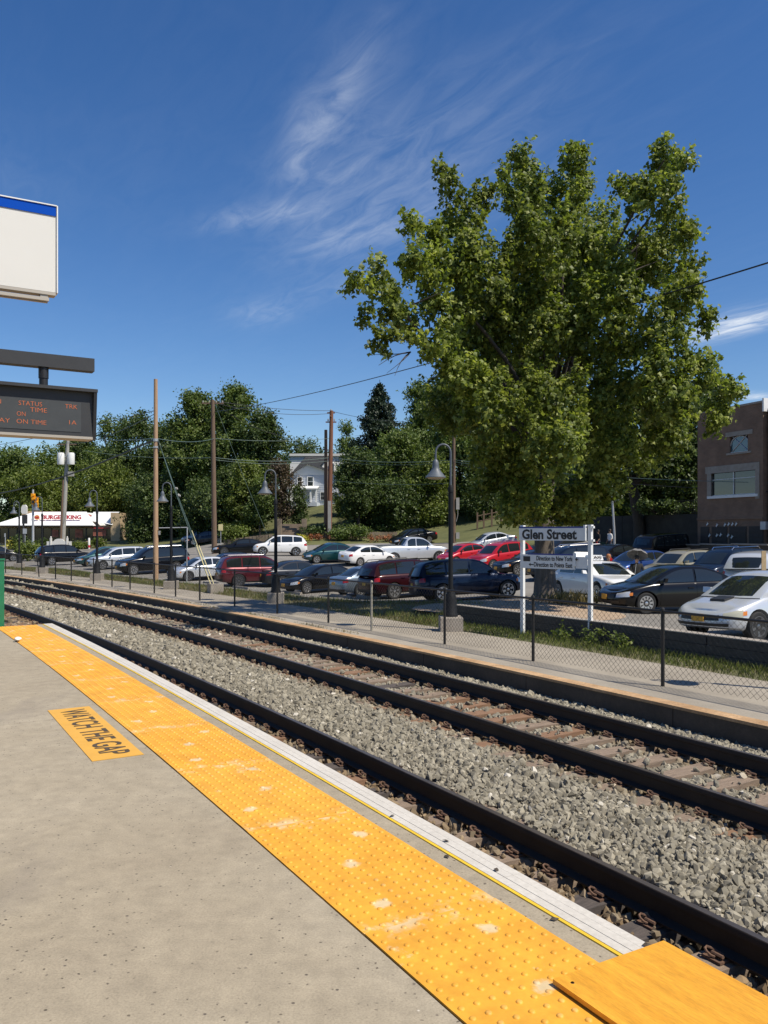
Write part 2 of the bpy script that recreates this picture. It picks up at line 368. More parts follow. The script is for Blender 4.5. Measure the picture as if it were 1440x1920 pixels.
M_ALU = flat('aluminium', (.42, .38, .32), .5, .3)
M_LED = flat('led_amber', (.50, .13, .045), .6, emit=.12)
M_LEDBG = flat('led_screen', (.052, .055, .056), .4, var=.1)
M_CASE = flat('display_case', (.03, .031, .033), .5, var=.12)
M_TIMBER = m_noisy('grey_timber', (.045, .040, .034), (.085, .075, .062), 2, .9, 30, .4, .4, scl=(1, 6, 6))
M_MULCH = m_noisy('mulch', (.29, .20, .13), (.42, .32, .22), 3, .95, 25, .5, .6)
M_PAINTW = flat('road_paint_white', (.55, .54, .50), .8, var=.2, scale=14)
M_PAINTY = flat('road_paint_yellow', (.60, .38, .06), .8, var=.2, scale=14)
M_POLE1 = m_noisy('new_pole_wood', (.33, .20, .115), (.45, .30, .185), 3, .85, 30, .4, .3, scl=(8, 8, .6))
M_POLE2 = m_noisy('old_pole_wood', (.105, .068, .045), (.18, .12, .08), 3, .9, 30, .4, .3, scl=(8, 8, .6))
M_POLE3 = m_noisy('red_pole_wood', (.125, .05, .028), (.23, .10, .055), 3, .9, 30, .4, .3, scl=(8, 8, .6))
M_POLEG = m_noisy('grey_pole', (.26, .25, .23), (.36, .35, .32), 3, .8, 30, .3, .2)
M_WIRE = flat('wire', (.02, .02, .022), .5)
M_WIREG = flat('weathered_wire', (.10, .15, .13), .5)
M_GUARD = flat('yellow_guard', (.62, .54, .28), .6, var=.1)
M_GLASSD = flat('dark_window_glass', (.02, .025, .03), .04, spec=.9)
M_HOUSEW = flat('house_white', (.50, .54, .60), .7, var=.05)
M_HOUSET = flat('house_trim', (.78, .78, .76), .6)
M_ROOF = m_noisy('shingle_grey', (.075, .075, .08), (.13, .13, .135), 4, .9, 20, .4)
M_BRICK = None
def m_brick(name, c1, c2, mortar, sc):
    m, t, b = newmat(name); b.inputs['Roughness'].default_value = .88
    tcn = t.nodes.new('ShaderNodeTexCoord'); br = t.nodes.new('ShaderNodeTexBrick'); br.inputs['Scale'].default_value = sc
    br.inputs['Color1'].default_value = (*c1, 1); br.inputs['Color2'].default_value = (*c2, 1); br.inputs['Mortar'].default_value = (*mortar, 1)
    br.inputs['Mortar Size'].default_value = .012; br.inputs['Brick Width'].default_value = .22; br.inputs['Row Height'].default_value = .075
    sp = t.nodes.new('ShaderNodeSeparateXYZ'); cb = t.nodes.new('ShaderNodeCombineXYZ'); ad = t.nodes.new('ShaderNodeMath'); ad.operation = 'ADD'
    t.links.new(tcn.outputs['Object'], sp.inputs[0]); t.links.new(sp.outputs[0], ad.inputs[0]); t.links.new(sp.outputs[1], ad.inputs[1])
    t.links.new(ad.outputs[0], cb.inputs[0]); t.links.new(sp.outputs[2], cb.inputs[1]); t.links.new(cb.outputs[0], br.inputs['Vector'])
    n = noise(t, .8, 6, .65); c = mixc(t, .7, br.outputs[0], ramp(t, n.outputs[0], [(.3, .6), (.7, 1.3)]), 'MULTIPLY')
    t.links.new(c, b.inputs['Base Color']); bump(t, b, br.outputs['Fac'], -.3, .008); return m
M_BRICK = m_brick('brown_brick', (.235, .130, .080), (.18, .10, .062), (.20, .155, .115), 1.0)
M_BKTAN = flat('tan_stucco', (.47, .355, .22), .85, var=.07, scale=3)
M_BKWHITE = flat('white_metal_roof', (.78, .78, .77), .5, var=.03)
M_BKRED = flat('red_trim', (.42, .035, .045), .5)
M_BKRED2 = flat('red_letters', (.52, .03, .05), .45)
M_ORANGE = flat('orange_emblem', (.75, .30, .07), .5)
M_BKGLASS = flat('dark_glazing', (.018, .018, .02), .08, spec=.7)  # dark base colour of the restaurant's own glass
M_SIGYEL = flat('signal_yellow', (.78, .33, .01), .5)
M_GALV = flat('galvanised_steel', (.46, .47, .48), .45, .4, var=.08)
# vehicles
M_TYRE = flat('tyre_rubber', (.018, .018, .018), .8)
M_RIM = flat('alloy_rim', (.55, .55, .56), .28, .85)
M_RIMD = flat('dark_alloy_rim', (.18, .18, .19), .3, .8)
M_RIMBK = flat('wheel_shadow_black', (.012, .012, .012), .7)
M_CGLASS = flat('car_glass', (.014, .018, .019), .03, spec=.85)
M_HEAD = flat('headlight_lens', (.55, .57, .58), .12, .3, spec=.8)
M_HEADY = flat('yellowed_headlight', (.44, .43, .33), .2, spec=.6)
M_TAIL = flat('tail_light', (.36, .012, .015), .18, spec=.7)
M_AMBER = flat('amber_lens', (.62, .20, .03), .2)
M_CTRIM = flat('car_black_trim', (.016, .016, .017), .5)
M_CHROME = flat('chrome', (.62, .62, .63), .12, 1)
M_PLATE = flat('plate_orange', (.66, .34, .04), .5)
M_PLATEW = flat('plate_white', (.7, .7, .68), .5)
M_RUBBER = M_TYRE
def paint(name, c, metal=.35, rough=.32):
    if name in MATS: return MATS[name]
    dark = max(c) < .05
    m = flat(name, c, rough, metal, coat=.45 if dark else .9, spec=.2 if dark else .5); return m
def m_leaf(name, ca, cb, cc, trans=.35, scale=.35):
    m, t, b = newmat(name); nodes = t.nodes
    at = nodes.new('ShaderNodeAttribute'); at.attribute_name = 'rnd'
    c = ramp(t, at.outputs['Fac'], [(0, ca), (.5, cb), (1, cc)])
    n = noise(t, scale, 3, .5); c = mixc(t, .55, c, ramp(t, n.outputs[0], [(.35, .65), (.65, 1.3)]), 'MULTIPLY')
    b.inputs['Roughness'].default_value = .5; b.inputs['Specular IOR Level'].default_value = .35
    t.links.new(c, b.inputs['Base Color'])
    tr = nodes.new('ShaderNodeBsdfTranslucent'); t.links.new(mixc(t, 1.0, c, (1.25, 1.35, .7), 'MULTIPLY'), tr.inputs['Color'])
    ms = nodes.new('ShaderNodeMixShader'); ms.inputs[0].default_value = trans
    t.links.new(b.outputs[0], ms.inputs[1]); t.links.new(tr.outputs[0], ms.inputs[2])
    t.links.new(ms.outputs[0], nodes['Material Output'].inputs['Surface']); return m
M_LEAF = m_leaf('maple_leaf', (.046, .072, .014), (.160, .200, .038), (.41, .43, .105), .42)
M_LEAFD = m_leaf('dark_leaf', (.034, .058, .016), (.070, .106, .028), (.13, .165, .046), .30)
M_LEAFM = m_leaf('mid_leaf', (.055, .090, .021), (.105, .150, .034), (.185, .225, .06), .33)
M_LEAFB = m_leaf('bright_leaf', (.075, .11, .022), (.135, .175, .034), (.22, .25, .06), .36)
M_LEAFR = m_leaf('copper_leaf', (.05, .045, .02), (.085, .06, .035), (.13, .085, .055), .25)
M_NEEDLE = m_leaf('spruce_needle', (.016, .030, .016), (.028, .048, .027), (.045, .066, .038), .15)
M_BARK = m_noisy('maple_bark', (.085, .070, .055), (.17, .14, .115), 4, .95, 22, .6, .9, scl=(3, 3, .5))
M_BARKD = m_noisy('dark_bark', (.035, .028, .022), (.07, .055, .045), 4, .95, 22, .5, .6, scl=(3, 3, .5))
def m_grass(name, ca, cb, cc):
    return m_leaf(name, ca, cb, cc, .25, .8)
M_GRASS = m_grass('grass_blade', (.07, .10, .02), (.12, .15, .03), (.20, .20, .06))
M_DRY = m_grass('dry_grass_blade', (.12, .10, .04), (.18, .145, .06), (.24, .20, .09))
def m_stone():
    m, t, b = newmat('ballast_stone'); b.inputs['Roughness'].default_value = .95; b.inputs['Specular IOR Level'].default_value = .2
    oi = t.nodes.new('ShaderNodeObjectInfo')
    c = ramp(t, oi.outputs['Random'], [(0, (.165, .146, .108)), (.35, (.225, .201, .152)), (.75, (.285, .257, .195)), (.975, (.36, .32, .24)), (.992, (.54, .50, .42))])
    at = t.nodes.new('ShaderNodeAttribute'); at.attribute_type = 'INSTANCER'; at.attribute_name = 'rust'
    c = mixc(t, at.outputs['Fac'], c, mixc(t, 1.0, c, (.78, .60, .44), 'MULTIPLY'))
    n = noise(t, 25, 4, .6); c = mixc(t, .4, c, ramp(t, n.outputs[0], [(.3, .6), (.7, 1.3)]), 'MULTIPLY')
    t.links.new(c, b.inputs['Base Color']); return m
M_STONE = m_stone()
# ================================================================= GROUND
def polar_sheet(name, r_of, s_list, nr, z_of, mat, kind='structure', label=None, cat=None):
    """sheet between radii r_of(s) = (r0, r1) along s_list; z_of(x, y, q) with q the fraction across"""
    S = np.array(s_list); R0 = np.array([r_of(s)[0] for s in S]); R1 = np.array([r_of(s)[1] for s in S])
    q = np.linspace(0, 1, nr); R = R0[:, None] + (R1 - R0)[:, None] * q[None, :]
    th = TH0 + S / 260.0; X = CC[0] + R * np.cos(th)[:, None]; Y = CC[1] + R * np.sin(th)[:, None]
    Z = z_of(X, Y, np.broadcast_to(q[None, :], X.shape)); V = np.stack([X, Y, Z], -1).reshape(-1, 3)
    i = np.arange(len(S) - 1)[:, None] * nr + np.arange(nr - 1)[None, :]; i = i.ravel()
    F = np.stack([i, i + 1, i + nr + 1, i + nr], -1)
    F = F[:, ::-1]
    me = fast_mesh(name, V, F); bm = bmesh.new(); bm.from_mesh(me); bmesh.ops.recalc_face_normals(bm, faces=bm.faces)
    up = sum(f.normal.z for f in bm.faces)
    if up < 0: bmesh.ops.reverse_faces(bm, faces=bm.faces)
    bm.to_mesh(me); bm.free(); me.shade_smooth()
    o = link(name, me, mat); tag(o, label, cat, kind=kind); return o
S_WALL = polar(*Wp(850, 1131, 23).to_2d())[1]      # the retaining wall's far end, along the line
def slist(a, b, st): return list(np.arange(a, b + st * .5, st))
def smooth01(x): x = np.clip(x, 0, 1); return x * x * (3 - 2 * x)
# the world's ground, out to the horizon; it dips under the railway and the made surfaces
def terr_z(X, Y, q):
    R = np.hypot(X - CC[0], Y - CC[1]); z = GZ(X, Y) - .10
    k = smooth01((R - 270.6) / 1.2); z = z * k + (-1.62) * (1 - k)
    far = smooth01((np.hypot(X, Y) - 230) / 400); return z * (1 - far) + 12 * far * (Y > -50) + z * far * (Y <= -50)
rr = [0, 60, 120, 180, 220, 245, 255, 262, 268, 270.6, 271.2, 271.8] + list(np.arange(273, 330, 1.5)) + list(np.arange(332, 420, 5)) + [440, 480, 540, 640, 900, 1600, 3500]
ss = [-800, -600, -450, -300, -200, -150, -110, -80] + list(np.arange(-60, 140, 2.5)) + [150, 170, 200, 240, 300, 400, 520, 680, 816.8 + 16.8]
th = TH0 + np.array(ss) / 260; RR, TT = np.meshgrid(np.array(rr), th); X = CC[0] + RR * np.cos(TT); Y = CC[1] + RR * np.sin(TT)
Z = terr_z(X, Y, None); nr = len(rr); i = (np.arange(len(ss) - 1)[:, None] * nr + np.arange(nr - 1)[None, :]).ravel()
me = fast_mesh('terrain', np.stack([X, Y, Z], -1).reshape(-1, 3), np.stack([i, i + 1, i + nr + 1, i + nr], -1)); me.shade_smooth()
tag(link('terrain', me, M_HILL), kind='structure')
tag(polar_sheet('track_bed', lambda s: (258.0, 267.5), slist(-40, 90, 2), 6, lambda X, Y, q: -1.315 + 0 * X, M_BED), kind='structure')
tag(polar_sheet('far_walkway', lambda s: (267.42, 270.3), slist(-40, 90, 1.0), 4, lambda X, Y, q: ZW + 0 * X, M_WALK), kind='structure')
def verge_r(s):
    k = float(smooth01((s - S_WALL - .2) / 2.5)); return (270.25, 271.45 + 3.6 * k)
tag(polar_sheet('grass_verge', verge_r, slist(-40, 90, .5), 12,
    lambda X, Y, q: np.where(q > .3, np.minimum(ZW - .012, 1e9) * (1 - smooth01((q - .3) / .7) * (np.hypot(X - CC[0], Y - CC[1]) > 271.5)) + (GZ(X, Y) - .03) * smooth01((q - .3) / .7) * (np.hypot(X - CC[0], Y - CC[1]) > 271.5), ZW - .012), M_VERGE), kind='structure')
def back_r(s):
    th = math.degrees(TH(s)); return float(np.interp(th, [26, 36, 38.5, 40.9, 42.75, 43.8, 47.4, 54, 70], [304, 304, 307, 310, 306, 298, 300, 294, 294]))
tag(polar_sheet('car_park', lambda s: (verge_r(s)[1] + .12, back_r(s)), slist(-30, 130, 1.0), 44, lambda X, Y, q: GZ(X, Y), M_ASPH), kind='structure')
# ground on the station side, behind the platform
tag(polar_sheet('station_ground', lambda s: (200, 258.0), slist(-60, 90, 5), 6, lambda X, Y, q: -1.31 + 0 * X, M_SOIL), kind='structure')

# ================================================================= PLATFORM
S0, S1 = -9.0, 12.5
R_TL, R_TR, R_WI, R_ED = 259.33, 259.94, 260.04, 260.19
pl = thing('platform', 'tan concrete station platform with yellow tactile strip and white edge boards', 'platform'); del pl['category']; del pl['label']; pl['kind'] = 'structure'
def arc_slab(mb, r0, r1, s0, s1, z0, z1, step=.6):
    n = max(2, int(abs(s1 - s0) / step) + 1); L = np.linspace(s0, s1, n)
    rows = []
    for s in L: rows.append([AP(r0, s, z0), AP(r1, s, z0), AP(r1, s, z1), AP(r0, s, z1), AP(r0, s, z0)])
    mb.grid(rows); nb = len(mb.v)
    a = len(mb.v) - 5 * n
    mb.f.append((a, a + 1, a + 2, a + 3)); b = len(mb.v) - 5; mb.f.append((b + 3, b + 2, b + 1, b))
    return mb
js = [-9, -4.0, 5.0, 9.3, 12.5]
for a, b in zip(js[:-1], js[1:]):
    part('concrete_slab', arc_slab(MB(), 253.0, R_TL - .006, a + .004, b - .004, -.25, 0), M_CONC, pl)
part('edge_concrete', arc_slab(MB(), R_TR + .002, R_WI - .004, S0, S1, -.25, -.003), M_CONC, pl)
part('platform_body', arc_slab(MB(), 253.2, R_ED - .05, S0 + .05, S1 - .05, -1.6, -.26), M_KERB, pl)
part('tile_bed', arc_slab(MB(), R_TL, R_TR, S0, S1, -.25, -.012), M_CONC, pl)
part('yellow_line', arc_slab(MB(), R_WI - .004, R_WI + .012, S0, S1, -.2, .002), M_YLINE, pl)
# white fibreglass edge boards: three planks wide, in lengths
for k in range(3):
    w_ = (R_ED - R_WI - .014) / 3; r0 = R_WI + .013 + k * w_
    cuts = list(np.arange(S0, S1, 2.44)) + [S1]
    for a, b in zip(cuts[:-1], cuts[1:]):
        part('edge_board', arc_slab(MB(), r0, r0 + w_ - .0022, a + .001, b - .001, -.09, .004 + .0008 * (k % 2)), M_WHITEB, pl)
# tactile tiles with real truncated domes
def tile_mesh(nx=20):
    Lx, Ly = .0608 * nx, .606; mb = MB(); mb.box((0, 0, -.004), (Lx, Ly, .008))
    ny = 10; n = 8
    for ix in range(nx):
        for iy in range(ny):
            cx = -Lx / 2 + Lx / nx * (ix + .5); cy = -Ly / 2 + Ly / ny * (iy + .5)
            vs = []; 
            for (r, z) in ((.0125, 0.0), (.0105, .0038), (.006, .0052)):
                for k in range(n): vs.append((cx + r * math.cos(2 * PI * k / n), cy + r * math.sin(2 * PI * k / n), z))
            fs = [(k, (k + 1) % n, n + (k + 1) % n, n + k) for k in range(n)] + [(n + k, n + (k + 1) % n, 2 * n + (k + 1) % n, 2 * n + k) for k in range(n)] + [tuple(2 * n + k for k in range(n))]
            mb.add(vs, fs)
    me = mb.mesh('tactile_tile', None, False); me.shade_smooth(); me.set_sharp_from_angle(angle=math.radians(50)); return me
TM = tile_mesh(); s_seam = polar(*(1.49 * FPX / (1752 - 1000) * (685 - 720) / FPX, 1.49 * FPX / (1752 - 1000)))[1]
k0 = int(math.floor((S0 - s_seam) / 1.22))
for k in range(k0, 20):
    sm = s_seam + (k + .5) * 1.22
    if sm - .61 < S0 or sm - .61 > S1 - .05: continue
    mesh_ = TM
    if sm + .61 > S1 + .02: nn = max(1, int((S1 - sm + .61) / .0608)); mesh_ = tile_mesh(nn); sm = sm - .61 + nn * .0304
    t_ = TAN(sm); o = link('tactile_tile', mesh_, M_TACT, pl); o.location = AP((R_TL + R_TR) / 2, sm, 0.001 + .0012 * (k % 3)); o.rotation_euler = (0, 0, math.atan2(t_.y, t_.x) + (k % 2) * PI)
# painted floor notice
c4 = [(92, 1332), (163, 1325), (267, 1413), (177, 1432)]
P4 = [Wp(x, y, 1.49 * FPX / (y - 1000)) for x, y in c4]
ctr = sum(P4, Vector()) / 4; ctr.z = 0; ds, dr = polar(ctr.x, ctr.y)[1], polar(ctr.x, ctr.y)[0]
rd = -TAN(ds); up = RAD(ds)
dec = thing('floor_notice', 'amber WATCH THE GAP notice stuck flat on the concrete platform', 'floor notice', (0, 0, 0)); dec.matrix_world = basis(rd, up, (ctr.x, ctr.y, .004))
part('backing', MB().box((0, 0, -.001), (1.80, .335, .003)), M_DECAL, dec)
tm = text_mesh('WATCH THE GAP', .30, .004, .0006, sx=.70); bb = max(v.co.x for v in tm.vertices) - min(v.co.x for v in tm.vertices)
for v in tm.vertices: v.co.x *= 1.62 / bb; v.co.y *= .92
link('lettering', tm, M_INK2, dec, (0, .0, .0016))
# yellow plywood board bridging the edge
sb = polar(.99, 2.97)[1]; tb = -TAN(sb); bd = thing('gap_board', 'worn yellow painted plywood board laid over the white platform edge', 'board')
bd.matrix_world = basis(tb, RAD(sb), AP(R_ED + .03 - .26, sb, .006))
part('panel', MB().box((1.2, 0, .012), (2.4, .52, .016)), M_PLY, bd)
for x in (.05, .05, .8, 1.6): part('screw', MB().lathe([(.007, 0), (.005, .002)], 8, (x, -.22 + (.44 if x == .8 else 0), .0202)), M_RUST, bd)
# crumpled white cup
cp = Wp(32, 1203, 1.49 * FPX / 203); cm = MB(); pr = [(.030, 0), (.033, .02), (.036, .05), (.040, .08), (.041, .083), (.036, .083)]
cm.lathe(pr, 12); cm.v = [(x + .008 * math.sin(9 * z * 30 + x * 80), y * (.75 + .2 * math.sin(z * 60)), z) for x, y, z in cm.v]
cup = part('paper_cup', cm, M_WPAINT, None, 40, True, (cp.x, cp.y, .0)); cup.rotation_euler = (1.35, 0, .6); cup.location.z = .034
tag(cup, 'crumpled white paper cup lying at the tactile strip', 'cup')
# dry leaves on the edge boards
LFM = MB().add([(-.02, 0, .002), (-.005, .012, .006), (.02, .0, .003), (-.004, -.012, .001), (.0, 0, .008)], [(0, 1, 4), (1, 2, 4), (2, 3, 4), (3, 0, 4)]).mesh('dry_leaf', None, False); M_DLEAF = flat('dry_leaf', (.06, .045, .03), .8)
for k, (x, y) in enumerate(((1214, 1774), (931, 1632), (836, 1578), (735, 1531), (838, 1605), (1040, 1722))):
    p = Wp(x, y, 1.485 * FPX / (y - 1000)); o = link('dry_leaf', LFM, M_DLEAF, None, (p.x, p.y, .0075 if k < 4 else .001), k * 1.3); tag(o, ['dry brown leaf on the white edge by the plywood board', 'dry brown leaf on the white edge, second from the plywood board', 'dry brown leaf on the white edge, third from the plywood board', 'dry brown leaf on the white edge, farthest from the plywood board', 'dry brown leaf on the grey concrete edge, farther one', 'dry brown leaf on the grey concrete edge near the plywood board'][k], 'leaf', 'dry leaves on the platform edge')
# green railing closing the platform's far end
gr = thing('green_railing', 'dark green metal railing closing the far end of the platform', 'railing', AP(R_TL + .10, S1 + .10, -.02)); rdn = -RAD(S1); gr.rotation_euler = (0, 0, math.atan2(rdn.y, rdn.x))
part('post', MB().box((0, 0, .53), (.085, .085, 1.10)).box((0, 0, 1.09), (.11, .11, .025)), M_GREEN, gr)
part('post', MB().box((2.4, 0, .53), (.085, .085, 1.10)), M_GREEN, gr)
part('top_rail', MB().box((1.2, 0, 1.03), (2.31, .07, .07)), M_GREEN, gr)
part('bottom_rail', MB().box((1.2, 0, .12), (2.31, .05, .05)), M_GREEN, gr)
part('middle_rail', MB().box((1.2, 0, .86), (2.31, .05, .05)), M_GREEN, gr)
pk = MB().box((0, 0, 0), (.022, .022, .70)).mesh('picket')
for k in range(26): link('picket', pk, M_GREEN, gr, (.10 + .088 * k, 0, .49))

# ================================================================= TRACKS
def arc_profile(prof, rc, s0, s1, step, z):
    mb = MB(); n = int((s1 - s0) / step) + 1
    mb.grid([[AP(rc + y, s, z + h) for (y, h) in prof + prof[:1]] for s in np.linspace(s0, s1, n)])
    return mb
RAILP = [(a, b * 1.18) for a, b in [(-.07, -.168), (.07, -.168), (.07, -.158), (.012, -.135), (.009, -.05), (.035, -.04), (.0355, -.012), (.030, -.003), (-.030, -.003), (-.0355, -.012), (-.035, -.04), (-.009, -.05), (-.012, -.135), (-.07, -.158)]]
TOPP = [(-.026, -.0035), (.026, -.0035), (.026, -.0005), (-.026, -.0005)]
TIE = MB().box((0, 0, -.09), (2.6, .225, .18)); TIEM = []
for k in range(4):
    me = TIE.mesh('tie'); rg = random.Random(k); bm = bmesh.new(); bm.from_mesh(me); bmesh.ops.subdivide_edges(bm, edges=[e for e in bm.edges if e.calc_length() > 1], cuts=6)
    for v in bm.verts: v.co += Vector((rg.uniform(-.015, .015), rg.uniform(-.010, .010), rg.uniform(-.006, .006)))
    bm.to_mesh(me); bm.free(); TIEM.append(me)
# one fastening: tie plate, shoulders and a pair of spring clips (x across the rail)
def fast_mb(full=True):
    mb = MB(); mb.box((0, 0, .010), (.37, .19, .02))
    for sgn in (-1, 1):
        mb.box((sgn * .105, 0, .032), (.03, .13, .03))
        if not full: mb.box((sgn * .13, .02, .05), (.07, .05, .05)); continue
        mb.tube([(sgn * .135, -.085, .055), (sgn * .135, .03, .055)], .017, 6)
        mb.tube([(sgn * .085, -.05, .045), (sgn * .10, .0, .060), (sgn * .11, .05, .072), (sgn * .135, .085, .082), (sgn * .165, .075, .078), (sgn * .178, .045, .062), (sgn * .170, .01, .042), (sgn * .155, -.02, .035)], .0125, 6)
    return mb
FASTM = fast_mb().mesh('rail_fastening', 40); 
TIES = []
def railway(name, label, rc, s0, s1, sfast, seed):
    rg = random.Random(seed); t = thing(name, label, 'railway track')
    for sg in (-1, 1):
        rr_ = rc + sg * .752; r_ = part('rail', arc_profile(RAILP, rr_, s0, s1, .7, ZR), M_RAIL, t, 35)
        part('running_surface', arc_profile(TOPP, rr_, s0, s1, .7, ZR + .0005), M_RAILTOP, r_)
    far = MB(); s = s0 + .2
    while s < s1:
        ta = RAD(s); m = rg.choice(TIEM); o = link('tie', m, None, t)
        if len(m.materials) == 0: m.materials.append(M_TIE)
        o.material_slots[0].link = 'OBJECT'; o.material_slots[0].material = rg.choice((M_TIE, M_TIE, M_TIE, M_TIE2, M_TIE3) if rc > 264 else (M_TIE2, M_TIE2, M_TIE3, M_TIE3, M_TIE))
        a = math.atan2(ta.y, ta.x) + rg.uniform(-.02, .02); o.location = AP(rc + rg.uniform(-.05, .05), s, ZT - .012 + rg.uniform(-.008, .004)); o.rotation_euler = (rg.uniform(-.02, .02), 0, a)
        TIES.append((rc, s))
        if s < sfast:
            for sg in (-1, 1):
                f = link('rail_fastening', FASTM, M_RUST, o); f.scale = (.78, .74, .68); f.location = (sg * .752 + (AP(rc, s) - o.location).dot(ta), rg.uniform(-.015, .015), .008)
        else:
            for sg in (-1, 1):
                b = fast_mb(False); R = Matrix.Rotation(a, 4, 'Z'); c = AP(rc + sg * .752, s, ZT - .004)
                far.add([R @ Vector(v) + c for v in b.v], b.f)
        s += .508 + rg.uniform(-.03, .03)
    tag(part('rail_fastening', far, M_RUST, t), kind='stuff'); return t
RC1, RC2 = 261.63, 265.31
railway('railway_track', 'near railway track running tight along the platform edge', RC1, -9, 62, 28, 3)
railway('railway_track', 'far railway track beside the low kerb wall and fence', RC2, -9, 78, 34, 4)

# ---- ballast: crushed stone, one scattered mass
def ballast():
    P = []; 
    def z_at(r):
        z = np.full_like(r, -1.235)
        for rc in (RC1, RC2):
            d = np.abs(r - rc); z = np.where(d < 1.15, -1.258, z); z = np.where(d < .62, -1.282, z)
        z = np.where(r > 266.75, -1.24 - (r - 266.75) * .12, z); z = np.where((r > 262.6) & (r < 264.3), -1.205 + .02 * np.cos((r - 263.45) * 3.4), z); return z
    for (s0, s1, dens, sz) in ((-9, 4, 1500, .0245), (4, 13, 1050, .028), (13, 24, 560, .036), (24, 40, 240, .052), (40, 78, 85, .08)):
        area = (267.4 - 260.3) * (s1 - s0); n = int(area * dens)
        r = RNG.uniform(260.25, 267.4, n); s = RNG.uniform(s0, s1, n); th = TH0 + s / 260
        size = sz * RNG.lognormal(0, .38, n); size = np.clip(size, sz * .45, sz * 2.0)
        z = z_at(r) + RNG.uniform(-.012, .018, n) + np.where(RNG.random(n) < .05, .02, 0)
        d = np.minimum(np.abs(r - RC1), np.abs(r - RC2)); dr = np.minimum.reduce([np.abs(r - (RC1 - .752)), np.abs(r - (RC1 + .752)), np.abs(r - (RC2 - .752)), np.abs(r - (RC2 + .752))])
        rust = np.clip(1 - dr / .45, 0, 1) * RNG.uniform(.3, 1.0, n); rust = np.where((r < 262.5), np.maximum(rust, RNG.uniform(.5, 1, n)), rust)
        keep = dr > .075
        for rc in (RC1, RC2):
            tsx = np.array([q for c_, q in TIES if c_ == rc]); ii = np.clip(np.searchsorted(tsx, s), 1, len(tsx) - 1); ds_ = np.minimum(np.abs(s - tsx[ii]), np.abs(s - tsx[ii - 1])) * rc / 260
            dd = np.abs(r - rc); on = (ds_ < .118) & (dd < 1.27); prob = np.where(dd < .7, .03, np.where(dd < 1.2, .06, .4)); keep &= ~(on & (RNG.random(n) > prob))
            z = np.where(on & (dd < 1.27), -1.195, z); P  # stray stones rest on the ties
        P.append(np.stack([CC[0] + r * np.cos(th), CC[1] + r * np.sin(th), z, size, rust], -1)[keep])
    P = np.concatenate(P); n = len(P); me = bpy.data.meshes.new('ballast'); me.vertices.add(n); me.vertices.foreach_set('co', P[:, :3].astype(np.float32).ravel())
    a = me.attributes.new('scl', 'FLOAT_VECTOR', 'POINT'); sc = P[:, 3:4] * np.stack([RNG.uniform(.8, 1.35, n), RNG.uniform(.7, 1.1, n), RNG.uniform(.45, .85, n)], -1); a.data.foreach_set('vector', sc.astype(np.float32).ravel())
    a = me.attributes.new('rot', 'FLOAT_VECTOR', 'POINT'); a.data.foreach_set('vector', RNG.uniform(0, 6.28, (n, 3)).astype(np.float32).ravel())
    a = me.attributes.new('idx', 'INT', 'POINT'); a.data.foreach_set('value', RNG.integers(0, 8, n).astype(np.int32))
    a = me.attributes.new('rust', 'FLOAT', 'POINT'); a.data.foreach_set('value', P[:, 4].astype(np.float32))
    me.update(); o = link('ballast', me, M_STONE); tag(o, 'crushed grey ballast stones lying between and around the rails', 'ballast', kind='stuff')
    ng = bpy.data.node_groups.new('scatter_stones', 'GeometryNodeTree'); ng.interface.new_socket('Geometry', in_out='INPUT', socket_type='NodeSocketGeometry'); ng.interface.new_socket('Geometry', in_out='OUTPUT', socket_type='NodeSocketGeometry')
    N = ng.nodes.new; L = ng.links.new; gi = N('NodeGroupInput'); go = N('NodeGroupOutput')
    join = N('GeometryNodeJoinGeometry')
    for k in range(8):
        ic = N('GeometryNodeMeshIcoSphere'); ic.inputs['Radius'].default_value = 1.0; ic.inputs['Subdivisions'].default_value = 1 if k % 2 else 2
        sp = N('GeometryNodeSetPosition'); rv = N('FunctionNodeRandomValue'); rv.data_type = 'FLOAT_VECTOR'; am = .42 if k % 2 else .26
        rv.inputs[0].default_value = (-am, -am, -am); rv.inputs[1].default_value = (am, am, am); rv.inputs['Seed'].default_value = k * 13 + 1
        L(ic.outputs[0], sp.inputs['Geometry']); L(rv.outputs[0], sp.inputs['Offset'])
        ch = N('GeometryNodeConvexHull'); L(sp.outputs[0], ch.inputs[0])
        sm = N('GeometryNodeSetMaterial'); sm.inputs['Material'].default_value = M_STONE; L(ch.outputs[0], sm.inputs[0])
        g2 = N('GeometryNodeGeometryToInstance'); L(sm.outputs[0], g2.inputs[0]); L(g2.outputs[0], join.inputs[0])
    def attr(nm, ty):
        n_ = N('GeometryNodeInputNamedAttribute'); n_.data_type = ty; n_.inputs['Name'].default_value = nm; return n_.outputs[0]
    ip = N('GeometryNodeInstanceOnPoints'); L(gi.outputs[0], ip.inputs['Points']); L(join.outputs[0], ip.inputs['Instance']); ip.inputs['Pick Instance'].default_value = True
    L(attr('idx', 'INT'), ip.inputs['Instance Index']); L(attr('scl', 'FLOAT_VECTOR'), ip.inputs['Scale'])
    er = N('FunctionNodeEulerToRotation'); L(attr('rot', 'FLOAT_VECTOR'), er.inputs[0]); L(er.outputs[0], ip.inputs['Rotation'])
    L(ip.outputs[0], go.inputs[0]); md = o.modifiers.new('scatter', 'NODES'); md.node_group = ng
ballast()

